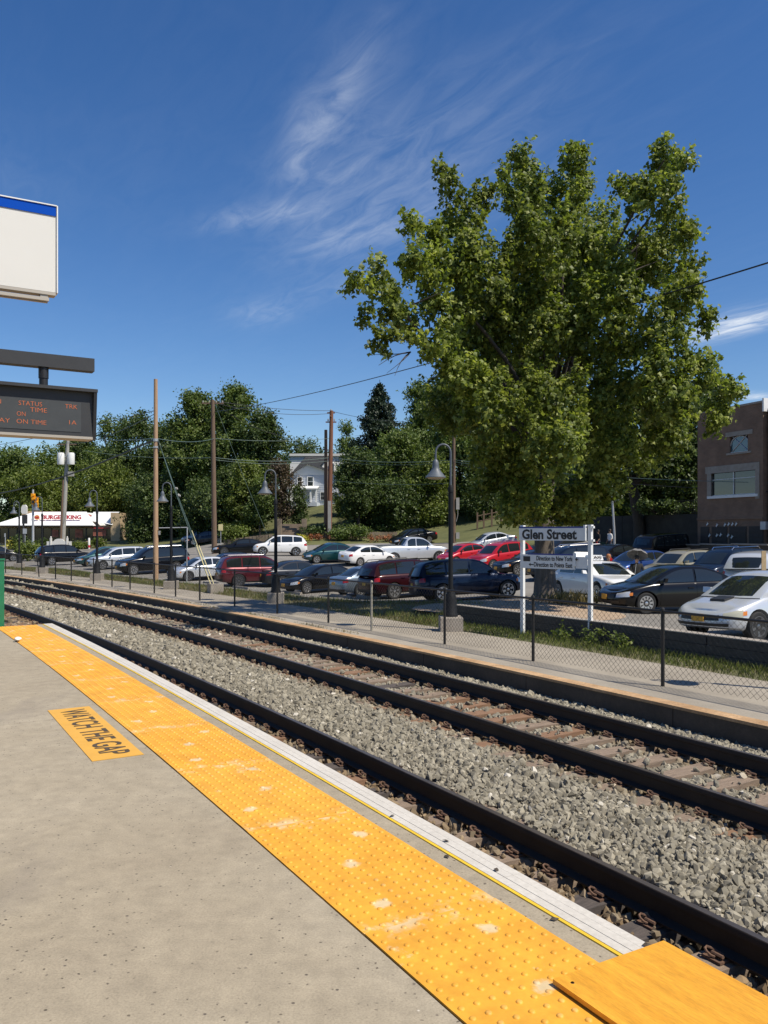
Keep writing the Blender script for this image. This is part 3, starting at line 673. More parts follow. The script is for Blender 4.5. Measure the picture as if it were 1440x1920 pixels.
# ================================================================= FAR KERB, WALL, FENCE
kb = thing('kerb_wall', 'low dark concrete kerb wall with tan cap beyond the far rail', 'kerb wall')
L = list(np.arange(-9.3, 88, 3.05)); wm = 0
for a, b in zip(L[:-1], L[1:]):
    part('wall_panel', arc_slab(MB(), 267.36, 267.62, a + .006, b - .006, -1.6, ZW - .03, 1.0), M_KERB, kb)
    part('cap_strip', arc_slab(MB(), 267.345, 267.60, a + .003, b - .003, ZW - .03, ZW + .012, 1.0), M_CAP, kb)
# timber retaining wall of the car park
rw = thing('retaining_wall', 'low dark timber retaining wall holding the car park behind the station sign', 'retaining wall')
Lw = list(np.arange(S_WALL, -22, -2.6))
for k in range(3):
    for a, b in zip(Lw[:-1], Lw[1:]):
        part('timber', arc_slab(MB(), 271.42 + .01 * k, 271.66, b + .006, a - .006 - (0 if k % 2 else .02), ZW - .05 + k * .172, ZW - .05 + (k + 1) * .172 - .008, 1.3), M_TIMBER, rw)
part('coping', arc_slab(MB(), 271.44, 271.72, Lw[-1], S_WALL, ZW + .464, ZW + .485, 1.3), M_BLOCK, rw)
# chain-link fence
RF = 268.47; FH = 1.22
fn = thing('chain_link_fence', 'black chain link fence along the far walkway', 'fence')
s = polar(*Wp(1240, 1287, 13.36).to_2d())[1]
pxs = [(1240, 1287), (995, 1240), (833, 1208), (702, 1182), (611, 1168), (514, 1151), (437, 1137), (373, 1126), (320, 1119), (273, 1113), (228, 1106), (193, 1101), (158, 1096), (123, 1090), (96, 1086), (68, 1082)]
ps = [polar(*Wp(x, y, 2.46 * FPX / (y - 1000)).to_2d())[1] for x, y in pxs]
ps = [ps[0] - 9.15, ps[0] - 6.1, ps[0] - 3.05] + ps + [ps[-1] + 3.0 * k for k in range(1, 9)]
PST = MB().tube([(0, 0, -.1), (0, 0, FH + .01)], .030, 10).lathe([(.036, FH), (.034, FH + .03), (.0, FH + .055)], 10).mesh('post', 40)
for i, s in enumerate(ps):
    o = link('post', PST, None, fn); 
    if len(PST.materials) == 0: PST.materials.append(M_FENCE)
    o.location = AP(RF, s, ZW)
    if i == 6: o.material_slots[0].link = 'OBJECT'; o.material_slots[0].material = M_FPALE; tag(o, 'pale bare galvanised post')
    if i == 18: o.rotation_euler = (0, -.10, 0)
for a, b in zip(ps[:-1], ps[1:]):
    part('top_rail', MB().tube([AP(RF, q, ZW + FH - .015) for q in np.linspace(a, b, 5)], .022, 8), M_FENCE, fn, 40)
def chain_mesh(s0, s1, pitch, r, zlo=.06):
    H_ = FH - .03 - zlo; nz = int(round(H_ / (pitch / 1.0))); n = int((s1 - s0) / pitch)
    k = np.arange(n); j = np.arange(nz + 1); zz = ZW + zlo + H_ * j / nz
    off = ((j % 2) * 2 - 1) * .5 * pitch
    Sx = s0 + (k[:, None] + .5) * pitch * 1.0 + off[None, :] * np.where(k % 2, 1, -1)[:, None]
    th = TH0 + Sx / 260; V = []
    Zb = np.broadcast_to(zz[None, :], Sx.shape); base = []
    for q in range(3):
        an = 2 * PI * q / 3; dr = r * math.cos(an); dsg = r * math.sin(an)
        R_ = RF + .03 + dr + .003 * ((j % 2) * 2 - 1)[None, :]; t2 = th + dsg / 260
        V.append(np.stack([CC[0] + R_ * np.cos(t2), CC[1] + R_ * np.sin(t2), Zb], -1))
    V = np.stack(V, 2)             # n, nz+1, 3, 3
    idx = np.arange(n * (nz + 1) * 3).reshape(n, nz + 1, 3); F = []
    for q in range(3):
        a = idx[:, :-1, q]; b = idx[:, :-1, (q + 1) % 3]; c = idx[:, 1:, (q + 1) % 3]; d = idx[:, 1:, q]; F.append(np.stack([a, b, c, d], -1).reshape(-1, 4))
    return fast_mesh('chain_link', V.reshape(-1, 3), np.concatenate(F))
for (a, b, p, r) in ((ps[0], ps[9], .052, .0033), (ps[9], ps[15], .07, .0034), (ps[15], ps[-1], .10, .0036)):
    o = link('chain_link', chain_mesh(a, b, p, r), M_FENCE, fn); o['kind'] = 'stuff'

# grass: blades in one mass
def blades(name, pts, hmin, hmax, wid, mat, label, lean=.5):
    n = len(pts); h = RNG.uniform(hmin, hmax, n); a = RNG.uniform(0, 2 * PI, n); le = RNG.uniform(-lean, lean, (n, 2)) * h[:, None]
    dx = np.cos(a) * wid * .5; dy = np.sin(a) * wid * .5; P = np.asarray(pts)
    v0 = P + np.stack([-dx, -dy, 0 * h], -1); v1 = P + np.stack([dx, dy, 0 * h], -1); v2 = P + np.stack([le[:, 0] * .4 + dx * .6, le[:, 1] * .4 + dy * .6, h * .6], -1); v3 = P + np.stack([le[:, 0], le[:, 1], h], -1)
    V = np.stack([v0, v1, v2, v3], 1).reshape(-1, 3); i = np.arange(n) * 4; F = np.concatenate([np.stack([i, i + 1, i + 2], -1), np.stack([i, i + 2, i + 3], -1)])
    me = fast_mesh(name, V, F, {'rnd': np.repeat(RNG.random(n), 4)}); o = link(name, me, mat); tag(o, label, 'grass', kind='stuff'); return o
def verge_pts(n, s0, s1, q0, q1, bias=1.0, off=0, clump=.0):
    s = RNG.uniform(s0, s1, n); q = q0 + (q1 - q0) * RNG.random(n) ** bias; r0 = np.array([verge_r(a)[0] for a in s]); r1 = np.array([verge_r(a)[1] for a in s]); r = r0 + (r1 - r0) * q
    th = TH0 + s / 260; x = CC[0] + r * np.cos(th); y = CC[1] + r * np.sin(th)
    k = smooth01((q - .3) / .7) * (r > 271.5); z = (ZW - .012) * (1 - k) + (GZ(x, y) - .03) * k
    if clump:
        f = np.sin(s * 1.7 + 2 * np.sin(r * 2.3)) + np.sin(s * .63 + r * 1.1) + RNG.normal(0, .6, n); m = f > clump; return np.stack([x, y, z], -1)[m]
    return np.stack([x, y, z], -1)
blades('grass', verge_pts(16000, -8, S_WALL + 1, .0, 1.0, .8), .04, .16, .012, M_GRASS, 'rough green grass strip between the walkway and the retaining wall')
blades('grass', verge_pts(26000, S_WALL, 60, .0, 1.0, 1.0, clump=.2), .04, .20, .018, M_GRASS, 'patchy green grass on the verge below the lamp posts')
blades('dry_grass', verge_pts(30000, S_WALL, 62, .0, 1.0, 1.0), .03, .12, .018, M_DRY, 'dry yellow grass on the verge below the lamp posts')
kp = []
for k in range(60):
    s = RNG.uniform(15, 60); c = RNG.uniform(0, .35); m = 40
    for _ in range(m): kp.append(AP(267.68 + abs(RNG.normal(0, c * .5)), s + RNG.normal(0, .35), ZW))
blades('dry_grass', [tuple(p) for p in kp], .02, .08, .012, M_DRY, 'dry tufts of grass growing along the kerb cap')
# ================================================================= GOOSENECK LAMPS
def lamp_proto(name='street_lamp'):
    t = thing(name, '', 'street lamp', group='gooseneck lamps along the far walkway')
    part('concrete_base', MB().lathe([(.40, -.3), (.40, .33), (.385, .36)], 4, M=Matrix.Rotation(PI / 4, 4, 'Z')), M_BLOCK, t)
    part('pedestal', MB().lathe([(.185, .36), (.185, .42), (.16, .46), (.155, .80), (.12, .92), (.085, 1.02), (.085, 1.06)], 16), M_LAMP, t, 40)
    part('pole', MB().tube([(0, 0, 1.0), (0, 0, 3.55)], [.062, .055], 12).lathe([(.068, 3.5), (.068, 3.62), (.045, 3.68)], 12), M_LAMP, t, 40)
    arc = [(0, 0, 3.6), (0, 0, 4.30)] + [(-.19 + .19 * math.cos(a), 0, 4.5 + .21 * math.sin(a)) for a in np.linspace(0, PI, 12)] + [(-.38, 0, 4.30)]
    part('arm', MB().tube(arc, .026, 8), M_LAMPTOP, t, 60)
    sh = part('lamp_shade', MB().lathe([(.03, 4.33), (.05, 4.31), (.075, 4.26), (.085, 4.17), (.088, 4.11), (.12, 4.05), (.20, 3.95), (.262, 3.88), (.262, 3.865), (.24, 3.87), (.08, 3.98)], 20, (-.38, 0, 0)), M_LAMPTOP, t, 40)
    part('lens', MB().lathe([(.235, 3.872), (.20, 3.845), (.10, 3.825), (.0, 3.82)], 16, (-.38, 0, 0)), M_LENS, sh, 60)
    return t
LP = [(845, 1185, 20.95, 'tall dark gooseneck lamp on a concrete block beside the station name sign'), (517, 1130, 29.4, 'dark gooseneck lamp standing before the black sedan, shade in front of the house'),
      (321, 1104, 36.7, 'dark gooseneck lamp just right of the tall pale utility pole'), (182, 1088, 43.4, 'dark gooseneck lamp in front of the silver wagon'),
      (79, 1075, 50.9, 'dark gooseneck lamp in front of the dark parked sport utility rear'), (36, 1066, 58.5, 'thin far gooseneck lamp left of the traffic light')]
lp0 = lamp_proto()
for i, (x, y, Y, lab) in enumerate(LP):
    o = lp0 if i == 0 else copy_tree(lp0); p = Wp(x, y, Y); s = polar(p.x, p.y)[1]
    o.location = (p.x, p.y, ZW); o.rotation_euler = (0, 0, math.radians(2 if i != 1 else 3)); o['label'] = lab
o = copy_tree(lp0); o.location = (7.62, 12.25, ZW); o['label'] = 'gooseneck lamp whose round shade shadow lies on the walkway by the fence post'
# a like lamp on our own platform, only its rim dips into the top of the frame
o = copy_tree(lp0); o.location = (-1.78, 3.25, -.06); o.rotation_euler = (0, 0, PI); o['label'] = 'lamp shade rim at the very top edge above the white sign'; o['group'] = 'platform lamps'
for c in list(o.children):
    if c.name.startswith(('concrete_base', 'pedestal')): bpy.data.objects.remove(c)
part('pole_foot', MB().tube([(0, 0, .06), (0, 0, 1.05)], .062, 12), M_LAMP, o, 40)

# ================================================================= STATION NAME SIGN
a = Wp(980, 1190, 20.1); b = Wp(1107, 1204, 18.75); a.z = b.z = ZW
xa = (b - a).normalized(); wd = (b - a).length
ns = thing('station_sign', 'white Glen Street station name sign on two white posts', 'station sign'); ns.matrix_world = basis(xa, (0, 0, 1), a)   # local x right, y up, z toward us
for x in (0, wd): part('post', MB().box((x, 1.30, 0), (.085, 2.66, .085)).box((x, 2.64, 0), (.10, .03, .10)), M_WPAINT, ns)
pn = part('name_board', MB().box((wd / 2 - .05, 2.44, .07), (wd - .02, .30, .045)), M_WPAINT, ns)
part('stripe', MB().box((wd / 2 - .05, 2.60, .07), (wd - .02, .035, .046)), M_NAVY, pn)
part('end_cap', MB().box((wd - .09, 2.47, .075), (.05, .36, .07)), M_WPAINT, pn)
part('bracket', MB().box((wd + .05, 2.60, 0), (.09, .05, .06)).box((wd + .05, 2.30, 0), (.09, .05, .06)), M_WPAINT, ns)
tm = text_mesh('Glen Street', .315, .010, .002, sx=.92); bb = max(v.co.x for v in tm.vertices) - min(v.co.x for v in tm.vertices)
for v in tm.vertices: v.co.x *= 1.53 / bb
link('lettering', tm, M_INK, pn, (wd * .5 - .13, 2.425, .096))
pd = part('direction_board', MB().box((wd / 2 - .19, 1.79, .07), (wd - .36, .33, .045)), M_WPAINT, ns)
part('stripe', MB().box((wd / 2 - .08, 1.965, .07), (wd - .60, .03, .046)), M_NAVY, pd)
part('end_cap', MB().box((wd - .36, 1.86, .085), (.05, .30, .06)), M_WPAINT, pd)
part('side_board', MB().box((wd - .20, 1.79, .05), (.29, .27, .03)), M_WPAINT, pd)
part('picture', MB().box((.19, 1.85, .094), (.20, .12, .004)), M_INK, pd)
def fit(txt, wdt, h, bold): 
    m = text_mesh(txt, h, bold, .002); x0 = min(v.co.x for v in m.vertices); x1 = max(v.co.x for v in m.vertices)
    for v in m.vertices: v.co.x = (v.co.x - (x0 + x1) / 2) * wdt / (x1 - x0)
    return m
link('lettering', fit('Direction to New York', 1.0, .15, .003), M_INK, pd, (.97, 1.865, .096))
link('lettering', fit('Direction to Points East', 1.06, .15, .003), M_INK, pd, (.93, 1.715, .096))
def arrow(cx, cy, d):
    return MB().prism([(cx - d * .07, cy - .012, .094), (cx + d * .02, cy - .012, .094), (cx + d * .02, cy - .04, .094), (cx + d * .07, cy, .094), (cx + d * .02, cy + .04, .094), (cx + d * .02, cy + .012, .094), (cx - d * .07, cy + .012, .094)], (0, 0, .004))
part('arrow', arrow(1.545, 1.865, 1), M_INK, pd); part('arrow', arrow(.32, 1.715, -1), M_INK, pd)

# ================================================================= HANGING PLATFORM SIGNS
def hang(px, Y, name, label, cat):
    p = Wp(px, HORIZ, Y); s = polar(p.x, p.y)[1]; t = thing(name, label, cat); xa = RAD(s); t.matrix_world = basis(xa, (0, 0, 1), (p.x, p.y, 0)); return t   # local x to the track, y up, z toward us
ws = hang(106, 5.8, 'platform_sign', 'large blank white sign with blue top stripe hanging upper left', 'hanging sign')
z0, z1 = 3.175, 3.775
part('panel', MB().box((-1.2, (z0 + z1) / 2, -.035), (2.4, z1 - z0, .07)), M_WSIGN, ws)
part('stripe', MB().box((-1.2, z1 - .034, .003), (2.39, .068, .006)), M_BLUE, ws)
part('edge_trim', MB().box((.004, (z0 + z1) / 2, -.03), (.008, z1 - z0 + .01, .085)).box((-1.2, z1 + .004, -.03), (2.4, .008, .085)), M_WPAINT, ws)
part('bottom_channel', MB().box((-1.2, z0 - .012, -.035), (2.39, .02, .075)), M_ALU, ws)
part('bottom_rail', MB().box((-1.25, z0 - .055, -.005), (2.40, .022, .022)).box((-1.25, z0 - .055, -.06), (2.40, .022, .022)).box((-.08, z0 - .037, -.03), (.05, .03, .05)), M_ALU, ws)
part('post', MB().box((-2.35, 1.9, -.15), (.14, 3.9, .14)), M_CASE, ws)
ld = hang(174, 8.0, 'departure_display', 'black led departure board with amber text hanging from a dark arm', 'departure board')
y0, y1 = 2.42, 2.86
part('case', MB().box((-1.2, (y0 + y1) / 2, -.12), (2.4, y1 - y0, .24)), M_CASE, ld)
part('hood', MB().prism([(-2.42, y1 - .015, -.25), (.035, y1 - .015, -.25), (.035, y1 - .015, .06), (-2.42, y1 - .015, .06)], (0, .03, 0)), M_CASE, ld)
part('end_plate', MB().prism([(.0, y0 - .02, -.24), (.0, y0 - .02, .0), (.0, y1 - .016, .055), (.0, y1 - .016, -.24)], (.03, 0, 0)), M_BLK, ld)
part('bottom_plate', MB().box((-1.2, y0 - .012, -.11), (2.4, .024, .22)), M_ALU, ld)
sc = part('screen', MB().box((-1.2, 2.60, .002), (2.18, .285, .004)), M_LEDBG, ld)
for (tx, xx, yy, wdt) in (('NATION', -.94, 2.695, .28), ('STATUS', -.56, 2.695, .22), ('TRK', -.20, 2.695, .12), ('CA', -.93, 2.625, .09), ('ON', -.64, 2.595, .08), ('TIME', -.49, 2.640, .16), ('BAY', -.80, 2.525, .14), ('ON TIME', -.55, 2.525, .28), ('1A', -.185, 2.545, .07)):
    link('lettering', fit(tx, wdt * .92, .060, -.0009), M_LED, sc, (xx, yy, .0045))
part('hanger', MB().tube([(-.43, y1, -.10), (-.43, y1 + .11, -.10)], .04, 12).tube([(-.43, y1 + .10, -.10), (-.43, y1 + .20, -.10)], .046, 12), M_BLK, ld, 40)
part('arm', MB().box((-1.25, y1 + .265, -.10), (2.55, .125, .12)).box((-1.95, y1 + .34, -.10), (1.40, .11, .13)), M_CASE, ld)
part('post', MB().box((-2.6, 1.65, -.10), (.16, 3.4, .16)), M_CASE, ld)

# ================================================================= UTILITY POLES AND WIRES
def pole(px, pyb, pyt, Y, dia, mat, label, lean=0, name='utility_pole'):
    b = Wp(px, pyb, Y); zt = Wp(px, pyt, Y).z; g = min(b.z, G(b.x, b.y)) - .4
    t = thing(name, label, 'utility pole', (b.x, b.y, b.z)); H_ = zt - b.z
    part('shaft', MB().tube([(0, 0, g - b.z)] + [(lean * q, 0, H_ * q) for q in np.linspace(0, 1, 8)], [dia * .56] + [dia * (.55 - .17 * q) for q in np.linspace(0, 1, 8)], 12), mat, t, 40); t['H'] = H_
    return t
P1 = pole(292, 1088, 711, 44.5, .27, M_POLE1, 'tall pale new wooden utility pole rising from the grass verge')
part('meter_box', MB().box((.20, -.02, 2.55), (.10, .12, .22)), M_POLEG, P1); part('clamp', MB().lathe([(.145, 7.45), (.145, 7.6)], 12).lathe([(.145, 7.1), (.145, 7.2)], 12), M_GALV, P1)
loop = [(.16 + .12 * math.sin(a) * .3, -.05, 7.2 + .32 * math.cos(a)) for a in np.linspace(0, 2 * PI, 14)]; part('cable_loop', MB().tube(loop, .018, 6), M_WIRE, P1)
P2 = pole(402, 1034, 750, 76, .46, M_POLE2, 'brown wooden utility pole behind the black coupe', -.15)
part('crossarm', MB().box((-.15, 0, 13.6), (2.0, .12, .12)), M_POLE2, P2)
for x in (-1.05, -.45, .15, .75): part('insulator', MB().lathe([(.05, 13.66), (.06, 13.75), (.03, 13.85)], 8, (x, 0, 0)), M_POLEG, P2, 40)
P3 = pole(617, 1018, 770, 85, .50, M_POLE3, 'reddish brown utility pole with crossarm stubs before the white house', .25)
part('crossarm', MB().box((.2, 0, 12.9), (.14, 2.2, .14)).box((.2, 0, 12.4), (1.1, .12, .12)).box((.2, 0, 13.35), (.8, .12, .12)), M_POLE3, P3)
for x, z in ((-.1, 12.5), (.55, 12.5), (.2, 13.5)): part('insulator', MB().lathe([(.06, z), (.08, z + .14), (.03, z + .26)], 8, (x, 0, 0)), M_POLEG, P3, 40)
part('notice', MB().box((.06, -.27, 2.6), (.34, .03, 3.4)), M_POLEG, P3)
P3b = pole(611, 1018, 806, 85.6, .42, M_POLE2, 'shorter dark pole standing against the red utility pole', .0)
part('stub', MB().box((.05, -.2, 9.5), (.2, .3, .5)).box((.05, -.2, 8.2), (.2, .3, .7)), M_POLE2, P3b)
P4 = pole(851, 1030, 792, 78, .34, M_POLE2, 'slim brown pole with meter boxes just right of the tall lamp')
part('transformer_box', MB().box((.35, -.1, 4.3), (.3, .3, 1.1)), M_POLEG, P4); part('meter_box', MB().box((.35, -.1, .6 + .7), (.32, .2, .6)), M_POLEG, P4)
part('conduit', MB().tube([(.2, -.2, 2.6), (.35, -.2, 3.2), (.35, -.2, 3.8)], .03, 6), M_POLEG, P4)
P5 = pole(118, 1012, 822, 106, .55, M_POLEG, 'grey utility pole with white transformers in front of the restaurant', .65)
for dx in (-.35, .95): part('transformer', MB().lathe([(.42, 9.6), (.45, 9.7), (.45, 10.9), (.38, 11.1)], 12, (dx + .2, -.3, 0)), M_WPAINT, P5, 40)
part('crossarm', MB().box((.5, 0, 12.2), (2.4, .14, .14)), M_POLE2, P5); part('service_box', MB().box((1.1, -.2, 8.4), (.7, .4, .6)), M_POLEG, P5)
P5b = pole(114, 1012, 900, 104.5, .28, M_POLE2, 'thin dark pole leaning beside the grey utility pole', .3)
# guy wires with yellow guards on a concrete block
ga = Wp(296, 822, 44.5)
gb = thing('anchor_block', 'concrete anchor block for the guy wires on the verge', 'anchor block', (Wp(404, 1110, 34.2).x, 34.2, ZW - .25)); part('block', MB().box((0, 0, .30), (.55, .5, .65), .5), M_BLOCK, gb)
for k, (px, py, Y) in enumerate(((398, 1104, 34.2), (405, 1106, 34.0), (380, 1050, 44))):
    e = Wp(px, py, Y); o = thing('guy_wire', ['guy wire with yellow guard, left of the pair at the anchor block', 'guy wire with yellow guard, right of the pair at the anchor block', 'guy wire with short yellow guard ending behind the silver sedan'][k], 'guy wire')
    d = ga - e; pts = [e + d * q - Vector((0, 0, .25 * 4 * q * (1 - q))) for q in np.linspace(0, 1, 14)]
    part('strand', MB().tube(pts, .009, 5), M_WIREG, o); part('guard', MB().tube([e + d * q for q in (0.0, .12, .24)], .020, 6), M_GUARD, o)
    for q in ((.55, .6) if k < 2 else (.52,)): c = e + d * q; part('insulator', MB().tube([c, c + d.normalized() * .16], .035, 8), M_POLEG, o)
# frame of thin pipe beside the pole
pf = thing('pipe_frame', 'thin grey pipe arm and drop beside the tall pale pole', 'pipe frame'); a1 = Wp(298, 990, 44.4); a2 = Wp(351, 989, 44.4); a3 = Wp(350, 1070, 44.4); part('pipe', MB().tube([a1, a2], .03, 6), M_GALV, pf); part('pipe', MB().tube([a2, Vector((a3.x, a3.y, G(a3.x, a3.y)))], .035, 6), M_GALV, pf)
def wire(label, pts, sag, r, mat=M_WIRE):
    m = MB(); P = [Wp(*p) for p in pts]
    for a, b in zip(P[:-1], P[1:]):
        m.tube([a + (b - a) * q - Vector((0, 0, sag * 4 * q * (1 - q))) for q in np.linspace(0, 1, 16)], r, 5)
    o = part('overhead_wire', m, mat); tag(o, label, 'wire', 'overhead wires'); return o
wire('thick black cable crossing the tall tree down to the brown pole', [(1700, 412, 17), (402, 772, 76)], .55, .022)
wire('thick dark cable swooping left from the tall pale pole', [(292, 823, 44.5), (-220, 905, 95)], 2.4, .05)
wire('thin cable from the pale pole up past the departure board', [(290, 770, 44.5), (-250, 850, 110)], 1.0, .02)
wire('upper thin cable from the pale pole to the grey pole', [(290, 776, 44.5), (124, 830, 106)], .6, .02)
wire('grey cable from the grey pole to the pale pole', [(124, 808, 106), (292, 822, 44.5)], .5, .026, M_WIREG)
wire('upper pair wire between pale pole and red pole', [(292, 822, 44.5), (402, 822, 76), (619, 822, 85)], .25, .022, M_WIREG)
wire('lower pair wire between pale pole and red pole', [(160, 845, 106), (402, 858, 76), (619, 858, 85), (851, 862, 78), (1150, 868, 60)], .35, .025, M_WIREG)
wire('third wire below the pair, pole to pole', [(402, 862, 76), (619, 864, 85), (851, 866, 78), (1440, 905, 50)], .35, .02, M_WIREG)
wire('high wire from brown pole to red pole', [(404, 752, 76), (621, 770, 85)], .25, .022)
wire('second high wire from brown pole to red pole', [(400, 755, 76), (621, 775, 85)], .5, .022)
wire('high wire from red pole towards the spruce', [(622, 771, 85), (760, 790, 110)], .3, .022)
wire('slanting service wire from brown pole', [(404, 757, 76), (520, 815, 80), (660, 850, 100)], .4, .02)
wire('guy strand of the brown pole', [(404, 760, 76), (500, 1000, 80)], .1, .02, M_WIREG)
wire('service wire across the brick facade', [(851, 870, 78), (1330, 916, 56), (1500, 912, 47)], .3, .02)
wire('low drop wire in the trees by the slim pole', [(619, 900, 85), (851, 905, 78)], .3, .016, M_WIREG)
wire('far thin wire left of the departure board', [(-100, 858, 120), (118, 836, 106)], .5, .02)
# banner pole
bp = pole(1152, 1003, 890, 60, .16, M_GALV, 'slim grey pole carrying a white banner', -.25, 'banner_pole'); bm_ = MB()
bm_.grid([[(x - .0, .02 * math.sin(3 * x + z), z) for x in np.linspace(.06, .58, 6)] for z in np.linspace(2.45, 3.4, 7)]); bn = part('banner', bm_, M_WSIGN, bp, 60); sf = bn.modifiers.new('solid', 'SOLIDIFY'); sf.thickness = .02
part('bracket', MB().box((.25, 0, 3.42), (.6, .03, .03)), M_GALV, bp)
# small street signs
def sign_post(px, pyb, pyt, Y, w_, h_, mat, label, name='sign_post'):
    b = Wp(px, pyb, Y); t = thing(name, label, 'street sign', (b.x, b.y, b.z)); H_ = Wp(px, pyt, Y).z - b.z
    part('pole', MB().tube([(0, 0, -.6), (0, 0, H_)], .035, 8), M_GALV, t); part('plate', MB().box((0, -.06, H_ - h_ / 2), (w_, .02, h_)), mat, t); return t
sign_post(414, 1024, 983, 82, .45, .62, M_GUARD, 'small pale street sign right of the brown pole')
sign_post(47, 1040, 991, 88, .42, .55, M_GALV, 'small grey street sign left of the traffic signal pole')
sign_post(10, 1048, 1000, 70, .12, .3, M_GALV, 'thin marker post at the far left of the car park')
wb = Wp(1432, 1075, 30); t = thing('timber_post', 'pale raw timber board standing at the right edge', 'timber board', (wb.x, wb.y, G(wb.x, wb.y))); part('board', MB().box((0, 0, (Wp(1432, 1033, 30).z - G(wb.x, wb.y)) / 2), (.16, .04, Wp(1432, 1033, 30).z - G(wb.x, wb.y))), flat('raw_timber', (.50, .36, .20), .8, var=.15), t)
# traffic signal
b = Wp(62, 1038, 88); ts = thing('traffic_signal', 'yellow traffic signal heads on a grey pole before the restaurant', 'traffic light', b); H_ = Wp(62, 918, 88).z - b.z
part('pole', MB().tube([(0, 0, -.6), (0, 0, H_)], [.14, .10], 10), M_GALV, ts, 40)
for dx, dzz in ((.10, -.5), (.42, -.85)):
    hd = part('signal_head', MB().box((dx, -.2, H_ - 1.0 + dzz + .5), (.36, .3, 1.15)), M_SIGYEL, ts)
    for k in range(3): part('visor', MB().tube([(dx + .12, -.36, H_ - .98 + dzz + .5 + (k - 1) * .36), (dx + .12, -.62, H_ - .98 + dzz + .5 + (k - 1) * .36)], .13, 8), M_SIGYEL if k else M_BLK, hd)
# pole sign of the restaurant, white above dark
b = Wp(44, 1024, 100); ps_ = thing('pole_sign', 'rounded white pole sign with dark lower panel by the restaurant roof', 'pole sign', b)
part('pole', MB().tube([(0, 0, -.5), (0, 0, 3.2)], .12, 8), M_CASE, ps_); part('sign_face', MB().prism([(-.1, -.1, 3.9), (.42, -.1, 3.9), (.42, -.1, 4.75), (.25, -.1, 5.0), (-.1, -.1, 4.95), (-.25, -.1, 4.6), (-.25, -.1, 4.1)], (0, .3, 0)), M_WSIGN, ps_)
part('lower_panel', MB().box((.15, 0, 3.25), (.55, .3, 1.1)), M_CASE, ps_)
# monument sign, curved top
b = Wp(111, 1023, 98); ms = thing('monument_sign', 'low white monument sign with arched top between two posts', 'monument sign', (b.x, b.y, b.z - .3))
part('panel', MB().prism([(-1.0, -.1, .0), (1.0, -.1, .0), (1.0, -.1, .75)] + [(1.0 * math.cos(a) * .6, -.1, .8 + .32 * math.sin(a)) for a in np.linspace(.1, PI - .1, 12)] + [(-1.0, -.1, .75)], (0, .2, 0)), M_WSIGN, ms)
for x in (-1.15, 1.15): part('post', MB().box((x * .84, -.02, .6), (.16, .3, 1.2)).lathe([(.06, 1.2), (.1, 1.3), (.0, 1.42)], 8, (x * .84, -.02, 0)), M_WSIGN, ms); part('wing', MB().box((x * 1.12, 0, .35), (.3, .18, .9)), M_WSIGN, ms)
b = Wp(167, 1026, 100); bo = thing('bollard', 'white and red striped bollard by the restaurant kerb', 'bollard', (b.x, b.y, b.z - .2)); part('post', MB().lathe([(.13, 0), (.13, 1.25), (.08, 1.32)], 10), M_WSIGN, bo, 40); part('band', MB().lathe([(.134, .15), (.134, .45)], 10), M_BKRED2, bo)
# ================================================================= RESTAURANT (far left)
YB = 118.0; u = YB / FPX
b = Wp(100, 1023, YB); bk = thing('restaurant', 'fast food restaurant with white mansard roof and red lettering', 'restaurant', (b.x, b.y, b.z), math.radians(4))
def bx(px): return (px - 100) * u
def bz(py): return (1023 - py) * u
part('side_wall', MB().box((bx(214), 4.0, bz(961) / 2 - .3), (1.3, 8.0, bz(961) + .6)), M_BKTAN, bk)
part('wall', MB().box((bx(101), 5.5, bz(985) / 2 - .3), (bx(205) - bx(-4), 8.5, bz(985) + .6)), M_BKTAN, bk)
part('wall_base', MB().box((bx(150), .9, .15), (bx(203) - bx(95), .3, 1.0)), M_BKTAN, bk)
for k in range(13):
    x0 = -2 + k * 15.9; g = part('window', MB().box((bx(x0 + 8), .95, bz(1004)), (13.4 * u, .12, 27 * u)), M_BKGLASS, bk); part('mullion', MB().box((bx(x0), .88, bz(1004)), (.14, .16, 27 * u)), M_CASE, g)
for px, py, w_, h_ in ((100, 1000, 12, 14), (144, 1000, 14, 16), (182, 999, 24, 12)): part('window_poster', MB().box((bx(px), .80, bz(py)), (w_ * u, .03, h_ * u)), flat('poster_red_%d' % px, (.30, .10, .07), .6, var=.5, scale=1.5), bk)
part('fascia', MB().box((bx(186), .70, bz(990)), (40 * u, .25, 1.8 * u)), M_BKRED, bk)
rf = MB(); e, d = .35, 3.0
A = [(bx(-8), -e, bz(985.5)), (bx(174), -e, bz(985.5)), (bx(150), d, bz(960)), (bx(53), d, bz(960))]
rf.prism(A, (0, .02, .12)); rf.add([A[1], (bx(174), 8, bz(985.5)), (bx(150), 7, bz(960)), A[2]], [(0, 1, 2, 3)]); part('mansard_roof', rf, M_BKWHITE, bk)
part('soffit', MB().box((bx(83), .6, bz(986.4)), (bx(174) - bx(-8), 1.8, .10)), M_CASE, bk)
part('red_band', MB().prism([(bx(50), d - .05, bz(963.5)), (bx(162), d - .05, bz(966.5)), (bx(143), d - .05, bz(959)), (bx(52), d - .05, bz(958.5))], (0, .3, 0)), M_BKRED, bk)
part('parapet', MB().box((bx(30), 5, bz(966)), (13 * u, 2, 18 * u)), M_BKTAN, bk)
rf2 = MB(); rf2.prism([(bx(161), 1.6, bz(976)), (bx(209), -.2, bz(984)), (bx(215), 1.9, bz(959.5)), (bx(161), 3.4, bz(959))], (0, .15, .05)); part('side_roof', rf2, M_BKWHITE, bk)
for px in (56, 72, 100, 118, 134): part('sign_bracket', MB().box((bx(px), .75, bz(978)), (.05, .05, .9)), M_CASE, bk)
lt = fit('BURGER KING', (149 - 77) * u, 10.5 * u, .03)
